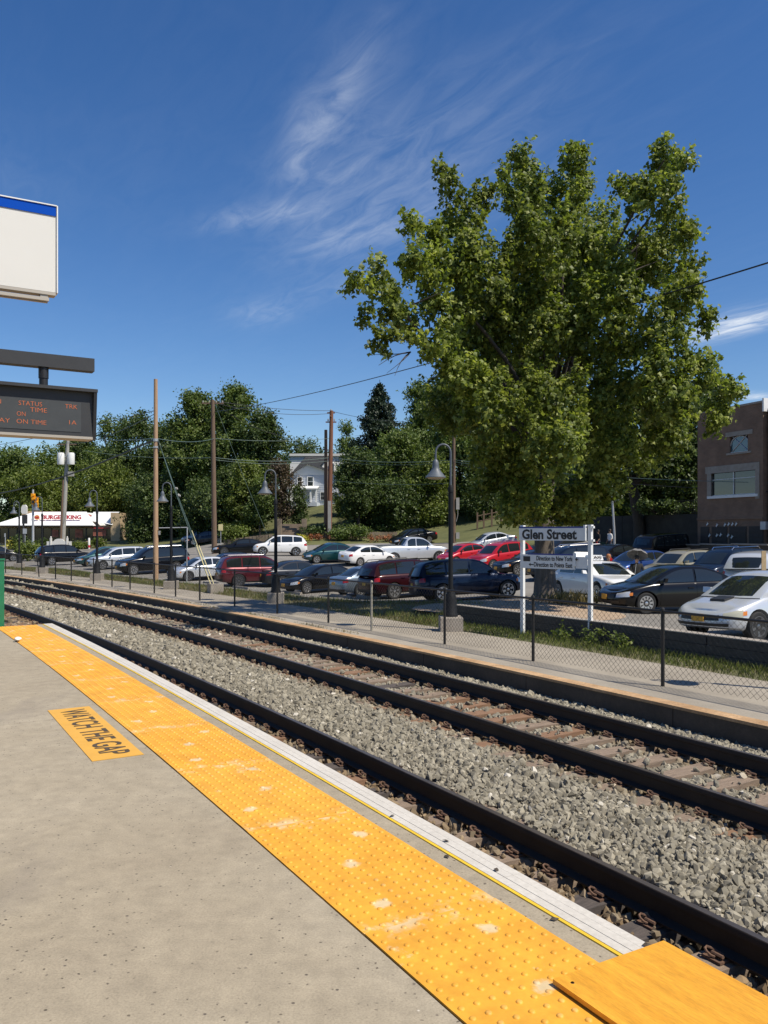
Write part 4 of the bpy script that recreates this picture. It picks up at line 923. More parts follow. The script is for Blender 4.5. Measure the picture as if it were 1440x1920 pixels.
o = link('lettering', lt, M_BKRED2, bk, (bx(113), .55, bz(970))); o.rotation_euler = (PI / 2, 0, 0); o.scale = (1, 1, 30)
em = part('emblem', MB().lathe([(4.6 * u, 0), (4.6 * u, .10)], 20, M=Matrix.Rotation(PI / 2, 4, 'X')), M_ORANGE, bk, loc=(bx(68), .55, bz(970))); part('emblem_band', MB().box((0, -.12, 0), (7 * u, .03, 2.6 * u)), M_BKRED2, em)
for y_, px0, px1 in ((104, 14, 32), (104, 66, 80), (104, 144, 186)):
    a_, c_ = Wp(px0, 1028, y_), Wp(px1, 1028, y_); o = part('yellow_kerb', MB().box(((a_.x + c_.x) / 2, y_, a_.z - .15), (c_.x - a_.x, .4, .5)), M_PAINTY); tag(o, 'yellow painted kerb ' + {14: 'left of the signal pole', 66: 'between signal pole and monument sign', 144: 'in front of the restaurant windows'}[px0], 'kerb', 'yellow kerbs')

# ================================================================= HOUSE ON THE HILL
YH = 108.0; u = YH / FPX; b = Wp(590, 945, YH); hs = thing('white_house', 'white two storey clapboard house on the hill behind the poles', 'house', (b.x, b.y, b.z), math.radians(-6))
def hx(px): return (px - 590) * u
def hz(py): return (945 - py) * u
part('wall', MB().box((hx(590), 3.5, hz(890) / 2 - 1), ((632 - 548) * u, 6.5, hz(890) + 2)), M_HOUSEW, hs)
for k in range(14): part('clapboard', MB().box((hx(590), .235, .1 + k * .27), ((632 - 548) * u - .02, .02, .012)), M_HOUSET, hs)
part('gable', MB().prism([(hx(545), .2, hz(890)), (hx(636), .2, hz(890)), (hx(575), .2, hz(868))], (0, 6, 0)), M_HOUSET, hs)
part('roof', MB().prism([(hx(538), -.2, hz(893)), (hx(573), -.2, hz(864)), (hx(578), -.2, hz(866)), (hx(640), -.2, hz(889)), (hx(640), -.2, hz(893)), (hx(576), -.2, hz(870))], (0, 7.4, 0)), M_ROOF, hs)
def win(px0, px1, py0, py1, yy):
    f = part('window', MB().box((hx((px0 + px1) / 2), yy, hz((py0 + py1) / 2)), ((px1 - px0) * u, .12, (py1 - py0) * u)), M_HOUSET, hs)
    for q in (0, 1): part('pane', MB().box((hx((px0 + px1) / 2), yy - .065, hz(py0 + (py1 - py0) * (.27 + .46 * q))), ((px1 - px0) * u * .72, .02, (py1 - py0) * u * .40)), M_GLASSD, f)
win(575, 588, 893, 912, .2); win(556, 566, 894, 911, .2); win(600, 610, 922, 938, .2)
part('porch_roof', MB().prism([(hx(540), -2.2, hz(919)), (hx(600), -2.2, hz(919)), (hx(598), .2, hz(913)), (hx(542), .2, hz(913))], (0, 0, .15)), M_HOUSET, hs)
for px in (543, 560, 588, 598): part('porch_column', MB().box((hx(px), -2.0, hz(932)), (.2, .2, 26 * u)), M_HOUSET, hs)
part('porch_deck', MB().box((hx(570), -1.0, -.1), (60 * u, 2.4, .5)), M_HOUSEW, hs)
part('side_wing', MB().box((hx(631), 1.5, hz(936)), (18 * u, 3, 24 * u)), M_HOUSEW, hs); part('wing_roof', MB().box((hx(631), 1.4, hz(923.5)), (20 * u, 3.4, .12)), M_HOUSET, hs)
u2 = 122 / FPX; b2 = Wp(603, 945, 122); h2 = thing('white_apartment_block', 'pale flat roofed building behind the house', 'building', (b2.x, b2.y, b2.z))
part('wall', MB().box((0, 4, 92 * u2 / 2 - 1), (118 * u2, 8, 92 * u2 + 2)), M_HOUSET, h2); part('parapet', MB().box((0, 3.9, 92 * u2), (120 * u2, 8.4, .35)), flat('pale_roof_edge', (.66, .66, .62), .7), h2)
part('lean_to_roof', MB().prism([(-52 * u2, -.6, 62 * u2), (-30 * u2, -.6, 87 * u2), (12 * u2, -.6, 87 * u2), (-10 * u2, -.6, 62 * u2)], (0, .5, .1)), M_ROOF, h2)
for px in (-26, -2, 20, 38):
    f = part('window', MB().box((px * u2, -.12, 70 * u2), (9 * u2, .2, 14 * u2)), M_HOUSET, h2); part('pane', MB().box((px * u2, -.24, 70 * u2), (6.5 * u2, .05, 11 * u2)), M_GLASSD, f)
# garden wall, steps and low stone wall at the pavement
gw = thing('garden_wall', 'low stone garden wall below the lawn behind the white car', 'garden wall')
m = M_BLOCK; st = m_noisy('field_stone', (.16, .12, .085), (.27, .21, .15), 1.2, .9, 8, .5, .5)
rg = random.Random(5)
for px0, px1 in ((420, 505), (575, 745)):
    x = px0
    while x < px1:
        w_ = rg.uniform(4, 8); a_ = Wp(x + w_ / 2, 1000, 85.5); g = G(a_.x, 85.5)
        for row in range(2): part('stone', MB().box((a_.x, 85.5 + rg.uniform(-.05, .05), g + .05 + row * .34), (w_ * 85.5 / FPX - .03, .5, .32), rg.uniform(-.04, .04)), st, gw)
        x += w_
sp = thing('garden_steps', 'stone steps climbing from the pavement to the lawn', 'steps')
for k in range(7): c = Wp(547, 1000, 86 + k * .5); part('step', MB().box((c.x, c.y, G(c.x, 86) - .1 + k * .22), (2.0, .55, .4)), st, sp)
for sx in (-1, 1): c = Wp(547, 1000, 86); part('pier', MB().box((c.x + sx * 1.3, c.y, G(c.x, 86) + .8), (.5, .5, 2.2)), st, sp)

# ================================================================= BRICK BUILDING (right)
O = Vector((23.3, 48.85, 0)); fd = Vector((-.37, .93, 0)).normalized()
gz = G(O.x, O.y) - .3
br = thing('brick_building', 'brown brick building with large window at the right edge', 'building')
nrm = Vector((0, 0, 1)).cross(fd)          # local y: out of the facade, toward the car park
br.matrix_world = Matrix(((fd.x, nrm.x, 0, O.x), (fd.y, nrm.y, 0, O.y), (0, 0, 1, gz), (0, 0, 0, 1)))
def fs(px): # facade coordinate of a picture column
    k = (px - 720) / FPX; return (O.x - k * O.y) / (k * fd.y - fd.x)
def fz(px, py):
    s_ = fs(px); return CAMH - (py - HORIZ) / FPX * (O.y + fd.y * s_) - gz
sE = fs(1308); s9 = -7
W0 = fz(1374, 765); sP = fs(1431)
yb = -1
def B(s0, s1, z0_, z1_, d0, d1): return MB().box(((s0 + s1) / 2, yb * (d0 + d1) / 2, (z0_ + z1_) / 2), (abs(s1 - s0), abs(d1 - d0), abs(z1_ - z0_)))
wz0, wz1 = fz(1380, 928), fz(1380, 884); ws0, ws1 = fs(1417), fs(1334); az0, az1 = fz(1384, 848), fz(1384, 817); as0, as1 = fs(1402), fs(1368)
zt = W0; mz = fz(1384, 972)
part('wall', B(sP, sE, 0, wz0, .0, 8), M_BRICK, br); part('wall', B(sP, ws0, wz0, wz1, .0, 8), M_BRICK, br); part('wall', B(ws1, sE, wz0, wz1, 0, 8), M_BRICK, br)
part('wall', B(sP, sE, wz1, az0, 0, 8), M_BRICK, br); part('wall', B(sP, as0, az0, az1, 0, 8), M_BRICK, br); part('wall', B(as1, sE, az0, az1, 0, 8), M_BRICK, br); part('wall', B(sP, sE, az1, zt, 0, 8), M_BRICK, br)
part('coping', B(sP, sE, zt, zt + .12, -.06, .5), M_BLOCK, br); part('downpipe_pilaster', B(sP - .12, sP, zt - .55, zt + .25, -.08, .4), M_WPAINT, br)
part('next_wall', B(s9, sP - .12, 0, zt - .35, .25, 8), M_BRICK, br); part('next_lintel', B(s9, sP - .3, az1 - .1, az1 + .35, .15, .3), M_BLOCK, br)
part('plinth_band', B(sP, sE, mz - .06, mz + .06, -.08, .02), M_BRICK, br)
part('lintel', B(ws0 - .3, ws1 + .5, wz1, wz1 + .45, -.05, .2), M_BLOCK, br); part('jamb', B(ws0 - .3, ws0, wz0 - .3, wz1, -.05, .2), M_BLOCK, br); part('jamb', B(ws1, ws1 + .35, wz0 - .1, wz1, -.05, .2), M_BLOCK, br); part('sill', B(ws0 - .2, ws1 + .3, wz0 - .16, wz0, -.10, .2), M_WPAINT, br)
wn = part('window', B(ws0, ws1, wz0, wz0 + .06, .05, .15), M_GALV, br)
hw = (ws1 - ws0) / 2
for k in range(2): part('pane', B(ws0 + hw * k + .04, ws0 + hw * (k + 1) - .04, wz0 + .05, wz1 - .02, .10, .13), M_GLASSD, wn)
part('mullion', B(ws0 + hw - .04, ws0 + hw + .04, wz0, wz1, .05, .16), M_GALV, wn); part('transom', B(ws0, ws1, wz1 - .45, wz1 - .40, .06, .15), M_GALV, wn)
part('window_surround', B(as0 - .4, as1 + .3, az1, az1 + .28, -.05, .2), M_BLOCK, br); part('window_sill', B(as0 - .3, as1 + .2, az0 - .12, az0, -.08, .2), M_BLOCK, br)
aw = part('arched_window', B(as0, as1, az0, az0 + .05, .05, .2), M_GALV, br); pane = MB(); cx = (as0 + as1) / 2; rw_ = (as1 - as0) / 2
pts = [(as0, yb * .12, az0)] + [(cx - rw_ * math.cos(a), yb * .12, az0 + (az1 - az0) * (.45 + .55 * math.sin(a))) for a in np.linspace(0, PI, 12)] + [(as1, yb * .12, az0)]
part('pane', MB().prism(pts, (0, yb * .03, 0)), flat('sky_reflecting_glass', (.05, .10, .12), .03, spec=1), aw)
ap = [(as0 - .02, yb * .09, az0)] + pts[1:-1] + [(as1 + .02, yb * .09, az0)]
part('bar', MB().tube([(cx - rw_, yb * .1, az0), (cx + rw_ * .8, yb * .1, az1)], .03, 6).tube([(cx + rw_, yb * .1, az0), (cx - rw_ * .8, yb * .1, az1)], .03, 6).tube([(x, yb * .10, z) for x, _, z in pts[1:-1]], .035, 6), M_GALV, aw)
# ground floor: dark shutters and small white cut-outs
for k, (p0, p1) in enumerate(((1432, 1405), (1400, 1368), (1364, 1335), (1330, 1314))):
    f = part('shutter', B(fs(p0), fs(p1), .3, mz - .5, -.03, .0), flat('dark_shutter_%d' % k, (.045, .034, .028), .7, var=.2), br)
    n_ = 8
    for j in range(n_): part('slat', B(fs(p0) + .05, fs(p1) - .05, .4 + j * (mz - 1.0) / n_, .4 + (j + .75) * (mz - 1.0) / n_, -.05, -.03), MATS['dark_shutter_%d' % k], f)
for (px, py) in ((1328, 983), (1346, 985), (1361, 984), (1368, 983), (1375, 983), (1382, 983), (1332, 1004), (1346, 1004), (1353, 1003), (1367, 1004), (1374, 1007)):
    q, z = fs(px), fz(px, py); part('white_cutout', MB().prism([(q - .12, yb * -.07, z + .05), (q - .02, yb * -.07, z - .02), (q + .08, yb * -.07, z - .12), (q + .12, yb * -.07, z - .02), (q + .05, yb * -.07, z + .03), (q + .02, yb * -.07, z + .14), (q - .03, yb * -.07, z + .05)], (0, yb * .015, 0)), M_WPAINT, br)
part('meter_box', B(fs(1440), fs(1430), fz(1435, 993), fz(1435, 978), -.2, 0), M_GALV, br)
# low wall with pale cap in front of it, and the dark retaining wall with iron fence behind the boxy car
def strip_wall(name, label, pts, z0f, z1f, thick, mat, capmat=None):
    t = thing(name, label, 'wall'); n = len(pts)
    for (a, b) in zip(pts[:-1], pts[1:]):
        a = Vector(a); b = Vector(b); d = (b - a); L_ = d.length; an = math.atan2(d.y, d.x); c = (a + b) / 2; za = z0f(c.x, c.y); zb_ = z1f(c.x, c.y)
        part('wall_panel', MB().box((c.x, c.y, (za + zb_) / 2), (L_ - .01, thick, zb_ - za), an), mat, t)
        if capmat: part('cap', MB().box((c.x, c.y, zb_ + .04), (L_ - .01, thick + .1, .08), an), capmat, t)
    return t
p_ = [Wp(1274, 1000, 58), Wp(1340, 1000, 54), Wp(1400, 1000, 50.0), Wp(1470, 1000, 46.5)]
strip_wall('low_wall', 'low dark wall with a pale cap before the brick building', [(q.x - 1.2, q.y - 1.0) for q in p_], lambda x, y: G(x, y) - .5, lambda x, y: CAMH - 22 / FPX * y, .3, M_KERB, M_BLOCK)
p_ = [Wp(1085, 1000, 72), Wp(1170, 1000, 66), Wp(1240, 1000, 63), Wp(1318, 1000, 59)]
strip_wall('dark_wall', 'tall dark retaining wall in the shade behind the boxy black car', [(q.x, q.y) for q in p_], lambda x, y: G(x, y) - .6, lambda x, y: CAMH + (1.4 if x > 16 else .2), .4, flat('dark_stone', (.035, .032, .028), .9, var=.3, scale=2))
ifn = thing('iron_fence', 'black iron fence on top of the dark retaining wall', 'fence')
a_, c_ = Wp(1250, 966, 62.2), Wp(1312, 966, 59.6)
bar = MB().box((0, 0, .55), (.03, .03, 1.1)).mesh('bar')
for q in np.linspace(0, 1, 18): p = a_.lerp(c_, q); link('bar', bar, M_BLK, ifn, (p.x, p.y, CAMH + 1.35))
for z in (.15, 1.0): part('rail', MB().tube([(a_.x, a_.y, CAMH + 1.35 + z), (c_.x, c_.y, CAMH + 1.35 + z)], .025, 6), M_BLK, ifn)
# wooden rail fence on the hillside right of the slim pole
rf_ = thing('rail_fence', 'dark wooden rail fence on the grass slope above the silver sedan', 'fence'); prev = None
for k, px in enumerate((895, 907, 922, 940, 965)):
    p = Wp(px, 985, 84); g = G(p.x, p.y); part('post', MB().box((p.x, p.y, g + .7), (.16, .16, 1.9)), M_POLE2, rf_)
    if prev is not None:
        for z in (.7, 1.25): part('rail', MB().tube([(prev[0], prev[1], prev[2] + z), (p.x, p.y, g + z)], .06, 6), M_POLE2, rf_)
    prev = (p.x, p.y, g)
# ================================================================= TREES
def leaf_mesh(name, lobes, n, size, seed, star=False, shell=.55, droop=.25, twig=12, clump=.32, spray=0):
    """leaves gathered in sprays spread through the lobes' volume; lobes rows: x y z rx ry rz"""
    rg = np.random.default_rng(seed); Lb = np.asarray(lobes, float)
    wgt = (Lb[:, 3] * Lb[:, 4] + Lb[:, 4] * Lb[:, 5] + Lb[:, 3] * Lb[:, 5]); wgt /= wgt.sum()
    nt_ = max(1, n // twig); li = rg.choice(len(Lb), nt_, p=wgt); d = rg.normal(size=(nt_, 3)); d /= np.linalg.norm(d, axis=1)[:, None]
    rad = 1 - (1 - shell) * rg.random(nt_) ** 1.6; rad = rad * (1 + rg.normal(0, .09, nt_))
    C = Lb[li, :3] + d * Lb[li, 3:6] * rad[:, None]
    tc_ = np.repeat(C, twig, 0); td = np.repeat(d, twig, 0); m = len(tc_)
    if spray:
        sd = d * .75 + np.array([0, 0, .35]) + rg.normal(0, .45, (nt_, 3)); sd /= np.linalg.norm(sd, axis=1)[:, None]
        P = tc_ + np.repeat(sd, twig, 0) * (rg.random(m)[:, None] - .35) * spray * np.repeat(rg.uniform(.6, 1.3, nt_), twig)[:, None] + rg.normal(0, clump * .5, (m, 3))
    else: P = tc_ + rg.normal(0, clump, (m, 3)) * np.array([1, 1, .75])
    nrm = td * .8 + np.array([0, 0, .65]) + rg.normal(0, .75, (m, 3)); nrm /= np.linalg.norm(nrm, axis=1)[:, None]
    t1 = np.cross(nrm, rg.normal(size=(m, 3))); t1 /= np.linalg.norm(t1, axis=1)[:, None]; t1[:, 2] -= droop; t1 /= np.linalg.norm(t1, axis=1)[:, None]
    t2 = np.cross(nrm, t1); t2 /= np.maximum(np.linalg.norm(t2, axis=1), 1e-6)[:, None]; sz = size * rg.uniform(.65, 1.3, m)[:, None]
    rnd = np.clip(np.repeat(rg.random(nt_), twig) * .55 + rg.random(m) * .45, 0, 1)
    if star:
        uv = np.array([(-.5, 0), (-.12, .5), (.12, .2), (.55, .05), (.12, -.22), (-.12, -.5)]); hz_ = np.array([0, -.1, .04, -.12, .04, -.1])
        V = P[:, None, :] + sz[:, None] * (t1[:, None, :] * uv[None, :, 0, None] + t2[:, None, :] * uv[None, :, 1, None] + nrm[:, None, :] * hz_[None, :, None])
        k = 6; i = np.arange(m) * k; F = np.concatenate([np.stack([i, i + 2, i + 1], -1), np.stack([i, i + 4, i + 2], -1), np.stack([i, i + 5, i + 4], -1), np.stack([i + 2, i + 4, i + 3], -1)])
    else:
        uv = np.array([(-.5, 0), (0, .36), (.55, 0), (0, -.36)]); hz_ = np.array([0, .08, -.08, .08])
        V = P[:, None, :] + sz[:, None] * (t1[:, None, :] * uv[None, :, 0, None] + t2[:, None, :] * uv[None, :, 1, None] + nrm[:, None, :] * hz_[None, :, None])
        k = 4; i = np.arange(m) * k; F = np.concatenate([np.stack([i, i + 1, i + 2], -1), np.stack([i, i + 2, i + 3], -1)])
    return fast_mesh(name, V.reshape(-1, 3), F, {'rnd': np.repeat(rnd, k)})
def limb(mb, a, b, r0, r1, rg, n=6, bend=.12, sides=7):
    a = Vector(a); b = Vector(b); L_ = (b - a).length; off = Vector((rg.uniform(-1, 1), rg.uniform(-1, 1), rg.uniform(-.2, .6))) * L_ * bend
    mb.tube([a.lerp(b, q) + off * math.sin(PI * q) for q in np.linspace(0, 1, n)], [r0 + (r1 - r0) * q for q in np.linspace(0, 1, n)], sides)
# ---- the tall maple
TB = Wp(1022, 1125, 28.6); TB.z = G(TB.x, TB.y)
LOB = [(1078, 300, 34, 29), (1060, 365, 62, 28), (1090, 350, 30, 30), (972, 300, 32, 29), (985, 372, 62, 29), (950, 340, 28, 29), (1245, 300, 44, 30), (1238, 380, 62, 30), (1285, 300, 24, 30), (1190, 370, 38, 31), (1160, 345, 22, 30),
    (832, 340, 30, 26), (868, 410, 62, 26), (905, 370, 30, 26), (775, 425, 30, 24), (705, 520, 36, 22), (672, 535, 26, 21.5), (790, 500, 62, 23.5), (735, 575, 40, 22.5), (690, 600, 24, 22), (905, 520, 92, 26.5), (1010, 480, 95, 27), (1120, 500, 80, 28), (1220, 480, 80, 29.5),
    (1285, 440, 34, 30), (1295, 500, 30, 30), (1275, 560, 56, 29.5), (1322, 600, 26, 29.5), (1240, 640, 82, 28), (1130, 620, 110, 26), (1010, 620, 105, 25), (900, 640, 74, 25), (820, 640, 50, 23.5), (775, 640, 26, 23), (870, 710, 58, 25),
    (930, 770, 66, 25.5), (1030, 760, 90, 25), (1140, 760, 100, 25.5), (1250, 740, 80, 27), (1320, 700, 46, 28), (1360, 735, 26, 29), (1340, 780, 40, 29), (1240, 820, 52, 27), (960, 860, 58, 26), (1050, 850, 75, 25.3), (1150, 850, 52, 26.5), (1000, 930, 48, 26), (955, 958, 20, 25.6), (1080, 935, 42, 26.2), (1120, 900, 40, 27), (815, 455, 34, 25), (905, 715, 50, 25.5), (925, 825, 50, 26), (970, 905, 46, 26), (720, 640, 26, 22.5), (755, 610, 34, 23), (1380, 735, 20, 26), (930, 885, 46, 26.5), (1005, 955, 48, 26.3), (1085, 955, 46, 26.3), (1150, 905, 46, 26.8), (1200, 860, 44, 26.5), (905, 910, 30, 27), (960, 960, 34, 26), (852, 505, 40, 25.5), (812, 565, 40, 24), (870, 590, 36, 24.5), (915, 850, 42, 26.5), (880, 785, 40, 26)]
lob = []; rgt = random.Random(11)
for (x, y, r, Y) in LOB:
    Y = min(Y, 25.6 if x > 1225 else 28.2) + rgt.uniform(-2.4, .8); c = Wp(x, y, Y); R_ = r * Y / FPX * .70; lob.append((c.x, c.y, c.z, R_ * .82, R_ * 1.0, R_ * 1.0))
    for _ in range(6):    # smaller upright tufts breaking the outline
        d = Vector((rgt.gauss(0, 1), rgt.gauss(0, 1), rgt.gauss(.35, 1))).normalized(); q = R_ * rgt.uniform(.20, .38); e = c + d * R_ * rgt.uniform(.85, 1.2); lob.append((e.x, e.y, e.z, q * .85, q * .85, q * 1.45))
for k in range(24):       # the far half of the crown
    c = Wp(rgt.uniform(840, 1125), rgt.uniform(430, 830), rgt.uniform(28.5, 35)); q = rgt.uniform(.8, 1.5); lob.append((c.x, c.y, c.z, q, q, q))
big = thing('maple_tree', 'tall green maple tree towering behind the station name sign', 'tree', TB)
tl = [(x - TB.x, y - TB.y, z - TB.z, a, b_, c_) for x, y, z, a, b_, c_ in lob]
cr = link('crown', leaf_mesh('crown', tl, 160000, .14, 21, True, .5, .5, 12, .12, .46), M_LEAF, big); cr['kind'] = 'stuff'
tk = MB(); tk.tube([(0, 0, -.5), (0, 0, .0), (.02, 0, .25), (.0, 0, .8), (-.03, 0, 2.0), (0, .1, 3.6), (.1, .2, 5.2)], [.62, .56, .42, .36, .33, .32, .30], 14)
top = Vector((.1, .2, 5.2)); rgt = random.Random(3)
part('trunk', tk, M_BARK, big, 50)
for k, j in enumerate((1, 4, 6, 7, 12, 15, 17, 20, 21, 22, 23, 26, 28, 29, 30, 31, 32, 36, 37, 38, 43, 44, 46)):
    x, y, r, Y = LOB[j]; Y = min(Y, 25.6 if x > 1225 else 28.2); c = Wp(x, y, Y) - TB; base = Vector((.0, .1, 2.6 + rgt.random() * 2.6)) if c.z < 7 else top + Vector((0, 0, -rgt.random() * 1.2))
    b_ = MB(); limb(b_, base, c, .13 if c.z > 7 else .08, .02, rgt, 8, .10)
    for _ in range(5): q = rgt.uniform(.45, .9); a0 = base.lerp(c, q); limb(b_, a0, a0 + Vector((rgt.gauss(0, .6), rgt.gauss(0, .6), rgt.gauss(.3, .4))), .03, .008, rgt, 4, .1, 5)
    part('limb', b_, M_BARKD, big, 60)
tw = MB(); a0 = Wp(770, 660, 23.5) - TB
for dx, dy in ((-60, 25), (-45, 40), (-30, 45), (-70, 5)): limb(tw, a0, Wp(770 + dx, 660 + dy, 23) - TB, .02, .006, rgt, 5, .15, 4)
part('bare_twigs', tw, M_BARKD, big)

def auto_tree(name, label, px, pyb, pyt, wpx, Y, mat, n, leafs, seed, low=.12, nl=22, bark=None, top_narrow=.5, group=None, cat='tree', lean=0):
    rg = random.Random(seed); u_ = Y / FPX; b = Wp(px, pyb, Y); g = min(b.z, G(b.x, b.y)); H_ = Wp(px, pyt, Y).z - g; W_ = wpx * u_ / 2
    t = thing(name, label, cat, (b.x, b.y, g), 0, group); lobes = []
    for k in range(nl):
        q = rg.random(); z = H_ * (low + (1 - low) * (q ** .85)); 
        prof = math.sin(PI * min(1, max(.0, (z / H_ - low) / (1 - low)) * .80 + .16)) ** .75; a = rg.uniform(0, 2 * PI); rr_ = W_ * prof * math.sqrt(rg.random()) * .78
        r = W_ * rg.uniform(.20, .40) * (.65 + .35 * prof); r = min(r, max(.3, H_ - z + .1 * r)); z = min(z, H_ - r * .8)
        lobes.append((rr_ * math.cos(a) + lean * z / H_, rr_ * math.sin(a) * .8, z, r, r, r * .9))
    for k in range(nl * 2):
        l = rg.choice(lobes[:nl]); d = Vector((rg.gauss(0, 1), rg.gauss(0, 1), rg.gauss(.2, 1))).normalized(); q = l[3] * rg.uniform(.25, .45); lobes.append((l[0] + d.x * l[3], l[1] + d.y * l[4], l[2] + d.z * l[5], q, q, q))
    c = link('crown', leaf_mesh('crown', lobes, int(n * 2.1), leafs * .66, seed, False, .5, .25, 12, leafs * .8, leafs * 3.4), mat, t); c['kind'] = 'stuff'
    tr = MB(); r0 = max(.06, H_ * .018); tr.tube([(0, 0, -.4), (0, 0, .1 * H_), (lean * .4, .05, .4 * H_), (lean * .8, 0, .75 * H_)], [r0 * 1.25, r0, r0 * .8, r0 * .25], 9)
    part('trunk', tr, bark or M_BARKD, t, 60); lb = MB()
    for l in lobes[:min(nl, 10)]: limb(lb, (0, 0, max(.12 * H_, l[2] * .55)), l[:3], r0 * .45, r0 * .1, rg, 5, .1, 5)
    part('branches', lb, bark or M_BARKD, t, 60); return t
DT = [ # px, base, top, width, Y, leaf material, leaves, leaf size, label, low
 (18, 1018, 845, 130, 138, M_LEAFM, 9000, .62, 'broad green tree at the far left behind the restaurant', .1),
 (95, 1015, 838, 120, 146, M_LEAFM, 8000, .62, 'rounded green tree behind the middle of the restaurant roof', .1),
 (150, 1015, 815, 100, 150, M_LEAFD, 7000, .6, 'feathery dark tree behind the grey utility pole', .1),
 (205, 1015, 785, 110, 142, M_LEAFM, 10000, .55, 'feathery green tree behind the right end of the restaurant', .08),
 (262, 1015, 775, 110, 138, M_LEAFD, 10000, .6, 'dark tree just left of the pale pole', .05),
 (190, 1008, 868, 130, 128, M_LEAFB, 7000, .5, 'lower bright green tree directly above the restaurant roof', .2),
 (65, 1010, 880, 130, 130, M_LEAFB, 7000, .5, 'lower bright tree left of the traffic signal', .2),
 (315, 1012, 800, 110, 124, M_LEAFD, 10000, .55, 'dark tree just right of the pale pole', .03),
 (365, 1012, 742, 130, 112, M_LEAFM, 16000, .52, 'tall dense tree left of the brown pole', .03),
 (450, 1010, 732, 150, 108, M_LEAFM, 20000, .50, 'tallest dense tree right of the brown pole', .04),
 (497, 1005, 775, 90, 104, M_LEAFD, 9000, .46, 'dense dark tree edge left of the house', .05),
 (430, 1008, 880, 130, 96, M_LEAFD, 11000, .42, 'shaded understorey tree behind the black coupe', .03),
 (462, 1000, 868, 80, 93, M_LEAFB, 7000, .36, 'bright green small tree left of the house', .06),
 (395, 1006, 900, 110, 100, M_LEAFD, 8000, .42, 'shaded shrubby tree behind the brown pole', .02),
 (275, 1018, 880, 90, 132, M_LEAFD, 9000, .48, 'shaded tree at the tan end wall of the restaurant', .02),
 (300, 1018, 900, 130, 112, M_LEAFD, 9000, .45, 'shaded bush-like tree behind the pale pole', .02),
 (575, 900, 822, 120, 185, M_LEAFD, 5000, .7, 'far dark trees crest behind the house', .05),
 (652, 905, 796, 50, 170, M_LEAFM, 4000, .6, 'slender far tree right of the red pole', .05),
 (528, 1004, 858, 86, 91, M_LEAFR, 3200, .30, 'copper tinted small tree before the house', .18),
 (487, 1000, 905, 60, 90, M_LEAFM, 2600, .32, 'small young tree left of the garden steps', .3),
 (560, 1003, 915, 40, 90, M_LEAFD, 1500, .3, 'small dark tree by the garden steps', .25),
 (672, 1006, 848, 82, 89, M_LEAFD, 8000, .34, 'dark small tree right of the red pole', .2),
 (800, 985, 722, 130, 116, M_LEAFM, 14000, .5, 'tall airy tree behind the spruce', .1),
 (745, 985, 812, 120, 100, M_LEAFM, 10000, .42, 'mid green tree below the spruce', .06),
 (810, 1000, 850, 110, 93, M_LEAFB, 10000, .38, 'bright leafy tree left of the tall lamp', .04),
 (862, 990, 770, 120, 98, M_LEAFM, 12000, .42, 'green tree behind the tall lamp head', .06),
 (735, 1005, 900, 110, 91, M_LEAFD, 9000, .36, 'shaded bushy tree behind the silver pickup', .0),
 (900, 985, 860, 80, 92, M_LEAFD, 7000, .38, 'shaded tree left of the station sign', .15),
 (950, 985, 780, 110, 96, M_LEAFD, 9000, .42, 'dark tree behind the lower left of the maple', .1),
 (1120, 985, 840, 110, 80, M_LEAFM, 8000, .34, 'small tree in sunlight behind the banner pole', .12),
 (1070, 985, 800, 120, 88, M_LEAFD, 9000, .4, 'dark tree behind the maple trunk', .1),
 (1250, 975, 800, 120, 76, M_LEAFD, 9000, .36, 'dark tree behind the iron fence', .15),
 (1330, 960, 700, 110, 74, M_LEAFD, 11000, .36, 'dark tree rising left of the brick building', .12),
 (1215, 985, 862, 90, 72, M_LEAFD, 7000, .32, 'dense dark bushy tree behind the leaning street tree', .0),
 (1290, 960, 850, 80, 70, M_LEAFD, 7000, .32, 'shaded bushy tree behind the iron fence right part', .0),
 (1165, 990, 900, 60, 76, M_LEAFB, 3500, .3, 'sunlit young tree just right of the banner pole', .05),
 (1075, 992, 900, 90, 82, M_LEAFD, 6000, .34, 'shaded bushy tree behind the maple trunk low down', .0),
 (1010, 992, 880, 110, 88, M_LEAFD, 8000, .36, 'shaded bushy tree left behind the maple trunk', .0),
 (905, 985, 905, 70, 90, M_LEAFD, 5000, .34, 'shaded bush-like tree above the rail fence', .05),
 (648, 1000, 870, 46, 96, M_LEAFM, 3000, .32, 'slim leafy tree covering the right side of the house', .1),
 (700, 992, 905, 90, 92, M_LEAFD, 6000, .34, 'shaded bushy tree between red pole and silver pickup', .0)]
for i, (x, yb_, yt_, w_, Y, m, n, ls, lab, low) in enumerate(DT):
    auto_tree('broadleaf_tree', lab, x, yb_, yt_, w_ * (1.22 if Y > 95 else 1.05), Y, m, n, ls, 100 + i, low, 34)
